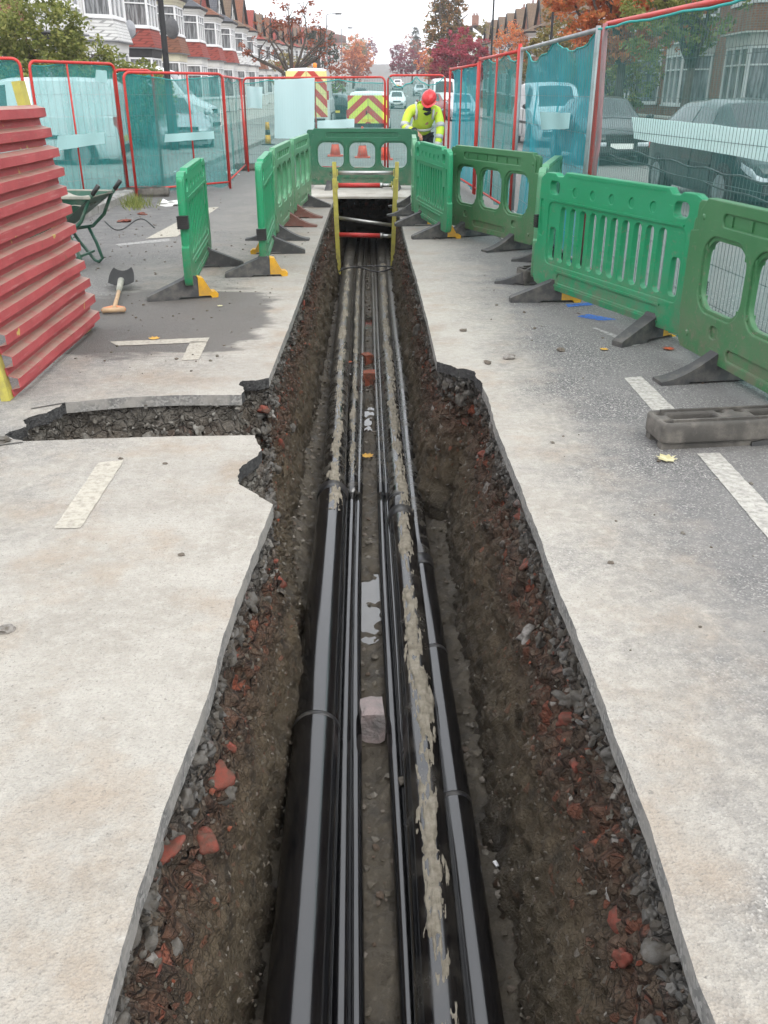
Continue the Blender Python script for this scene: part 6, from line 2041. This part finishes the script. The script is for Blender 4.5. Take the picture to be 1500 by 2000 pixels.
# traffic side
tree('street_tree', (6.5, 110, 0), 15, .2, [((0, 0, 4.4), (2.0, 1.6, 2.6)), ((-.3, 0, 7.4), (2.0, 1.6, 2.4)), ((.6, 0, 9.8), (1.7, 1.3, 2.0)), ((-.4, 0, 12), (1.2, 1.0, 1.8)), ((1.7, 0, 6.2), (1.4, 1.2, 2.0))], 'lv_mixed', 640, 24, .14, 'tall slim tree with green and orange leaves above the worker', 14, 9, clump=.085)
tree('street_tree', (7.25, 95, 0), 7.4, .15, [((0, 0, 4.4), (2.6, 1.9, 2.2)), ((-1.2, 0, 3.5), (1.7, 1.3, 1.6)), ((1.5, 0, 3.8), (1.7, 1.3, 1.7))], 'lv_red', 380, 24, .13, 'crimson tree right of the tall slim tree', 15, 8, clump=.14)
tree('street_tree', (5.2, 182, 0), 7.4, .15, [((0, 0, 3.6), (3.4, 2.2, 2.0)), ((-2.2, 0, 3.0), (2.0, 1.6, 1.6)), ((2.4, 0, 3.0), (2.2, 1.8, 1.6))], 'lv_maroon', 240, 20, .15, 'broad maroon tree left of the tall slim tree', 16, 8, clump=.16)
tree('street_tree', (3.6, 250, 0), 8.5, .15, [((0, 0, 4.2), (2.3, 1.8, 2.2))], 'lv_maroon', 120, 18, .16, 'smaller maroon tree beside the far lane', 17, 6, clump=.17)
tree('conifer', (8.2, 262, 0), 12, .15, [((0, 0, 3.5), (1.9, 1.8, 2.4)), ((0, 0, 6.2), (1.5, 1.4, 2.0)), ((0, 0, 8.4), (.8, .8, 1.6))], 'lv_dark', 110, 20, .16, 'dark pointed conifer above the maroon trees', 18, 4, clump=.14)
tree('street_tree', (8.6, 36, 0), 7.2, .16, [((-.6, 0, 4.6), (1.9, 1.8, 1.7)), ((1.4, 0, 4.4), (1.7, 1.6, 1.6)), ((-1.6, 0, 5.2), (1.5, 1.3, 1.4)), ((.6, 0, 6.1), (2.0, 1.5, 1.3)), ((-.4, 0, 3.4), (1.6, 1.3, .9))], 'lv_orange', 640, 26, .095, 'large orange tree above the galvanised fence panel', 19, 11, clump=.12)
tree('street_tree', (9.7, 31.5, 0), 6.6, .14, [((0, 0, 4.4), (1.4, 1.4, 1.6)), ((-1.2, 0, 3.7), (1.2, 1.2, 1.3)), ((.2, 0, 5.7), (1.2, 1.2, 1.0))], 'lv_green', 260, 26, .085, 'green tree in front of the brick house bays', 20, 8, clump=.13)
tree('street_tree', (9.4, 47, 0), 5.2, .12, [((0, 0, 3.2), (2.0, 1.8, 1.5)), ((-1.7, 0, 2.7), (1.5, 1.3, 1.3)), ((1.6, 0, 3.0), (1.4, 1.3, 1.3))], 'lv_olive', 300, 22, .095, 'olive and orange shrub tree below the large orange tree', 21, 8, clump=.15)
tree('street_tree', (9.8, 42.5, 0), 3.6, .10, [((0, 0, 2.0), (2.2, 1.6, 1.3))], 'lv_green', 180, 24, .08, 'dense green shrub behind the doubled netting', 22, 6, clump=.2)
tree('street_tree', (10.6, 84, 0), 8.2, .14, [((0, 0, 4.6), (1.6, 1.5, 1.8)), ((1.6, 0, 4.0), (1.5, 1.5, 1.5))], 'lv_orange', 180, 20, .11, 'orange tree behind the crimson tree', 23, 7, clump=.15)
for i, (x, y, h_, mt, lab) in enumerate([(-5.0, 160, 7.0, 'lv_rust', 'rust tree between the far lamp posts'), (-5.4, 200, 9, 'lv_orange', 'orange tree halfway up the far left side'), (-7.5, 250, 9, 'lv_olive', 'olive tree high on the far left side'), (-5.5, 300, 9, 'lv_maroon', 'maroon tree high on the far left side'), (6.8, 150, 6.5, 'lv_orange', 'orange bush tree under the slim tree'), (7.6, 225, 8, 'lv_rust', 'rust tree behind the broad maroon tree'), (-9, 330, 10, 'lv_olive', 'olive tree at the crest of the hill'), (9, 330, 10, 'lv_rust', 'rust tree at the crest of the hill'), (11.5, 120, 9, 'lv_olive', 'olive tree behind the crimson tree'), (11.8, 62, 7.5, 'lv_mixed', 'green and orange tree behind the olive shrub tree')]):
    tree('street_tree', (x, y, 0), h_, .15, [((0, 0, h_ * .58), (h_ * .33, h_ * .3, h_ * .32)), ((h_ * .15, 0, h_ * .45), (h_ * .25, h_ * .25, h_ * .25))], mt, 110, 18, h_ * .021, lab, 50 + i, 6, clump=.18)
# fallen leaves on the far pavement
mb = MB(); rl = random.Random(77)
for i in range(1500):
    x, y = rl.uniform(6.45, 8.8), rl.uniform(15, 32)
    a = rl.uniform(0, 6.3); s_ = rl.uniform(.03, .06)
    z = gz(y) + .122 + rl.uniform(0, .01)
    mb.add([(x + s_ * math.cos(a), y + s_ * math.sin(a), z), (x - s_ * .5 * math.sin(a), y + s_ * .5 * math.cos(a), z + .01), (x - s_ * math.cos(a), y - s_ * math.sin(a), z), (x + s_ * .5 * math.sin(a), y - s_ * .5 * math.cos(a), z + .008)], [(0, 1, 2, 3)])
tag(mb.build('leaf_litter', m_leaf('fallen autumn leaves', [(.30, .13, .05), (.42, .24, .08), (.5, .33, .12)])), 'drift of fallen orange leaves on the far pavement', kind='stuff')
# weeds at the kerb
mb = MB(); rl = random.Random(78)
for i in range(220):
    p = G(265 + rl.gauss(0, 14), 402 + rl.gauss(0, 4)); a = rl.uniform(0, 6.3); h = rl.uniform(.06, .2)
    mb.add([(p.x, p.y, 0), (p.x + .01, p.y + .01, 0), (p.x + .08 * math.cos(a), p.y + .08 * math.sin(a), h)], [(0, 1, 2)])
tag(mb.build('kerb_weeds', M['lv_green']), 'tuft of weeds growing at the kerb by the fence block', kind='stuff')

# ================================================================== lamp posts
M['lampblack'] = pm('black lamp post paint', (.008, .008, .009), (.012, .012, .013), 3, .6, spec=.25)
M['lampgrey'] = pm('grey lamp post', (.10, .105, .11), (.13, .135, .14), 3, .5)
def lamp(p, H, r, mat, lab, arm=1.0, side=1):
    root = empty('street_lamp', (p[0], p[1], gz(p[1])))
    MB().tube([(0, 0, 0), (0, 0, 1.2), (0, 0, 1.25), (0, 0, H)], [r * 1.6, r * 1.6, r, r * .7], 12).build('column', M[mat], root, True)
    MB().tube([(0, 0, H - .05), (side * .15, 0, H + .12), (side * arm, 0, H + .18)], r * .5, 8).build('arm', M[mat], root, True)
    MB().tube([(side * (arm - .1), 0, H + .16), (side * (arm + .5), 0, H + .16)], [.10, .07], 8).build('lantern', M[mat], root, True)
    return tag(root, lab, 'street lamp', 'street lamps')
lamp((-5.75, 26.2), 8, .085, 'lampblack', 'black lamp post rising before the red tiled bay, cut off at the top')
lamp((-5.6, 98), 8.0, .07, 'lampgrey', 'grey lamp post right of the bare tree, nearer of two')
lamp((-5.6, 132), 8.0, .07, 'lampgrey', 'grey lamp post right of the bare tree, farther of two')
lamp((6.9, 64), 9.6, .07, 'lampblack', 'dark lamp post between the slim tree and the orange tree', .5, -1)
lamp((7.0, 42), 9.0, .06, 'lampblack', 'dark lamp post before the brown roofs, cut off at the top', .5, -1)

# ================================================================== damp autumn air
mb = MB().box((0, 600, 24), (1960, 1400, 52))
k = NT('autumn haze')
pv = k.n('ShaderNodeVolumePrincipled')
pv.inputs['Color'].default_value = (.93, .95, 1, 1)
pv.inputs['Density'].default_value = .0006
k.l(pv.outputs[0], k.out.inputs['Volume'])
hz_ = mb.build('haze', k.m)
hz_.display_type = 'WIRE'
tag(hz_, 'thin pale haze filling the street', kind='stuff')
SC.cycles.volume_bounces = 2
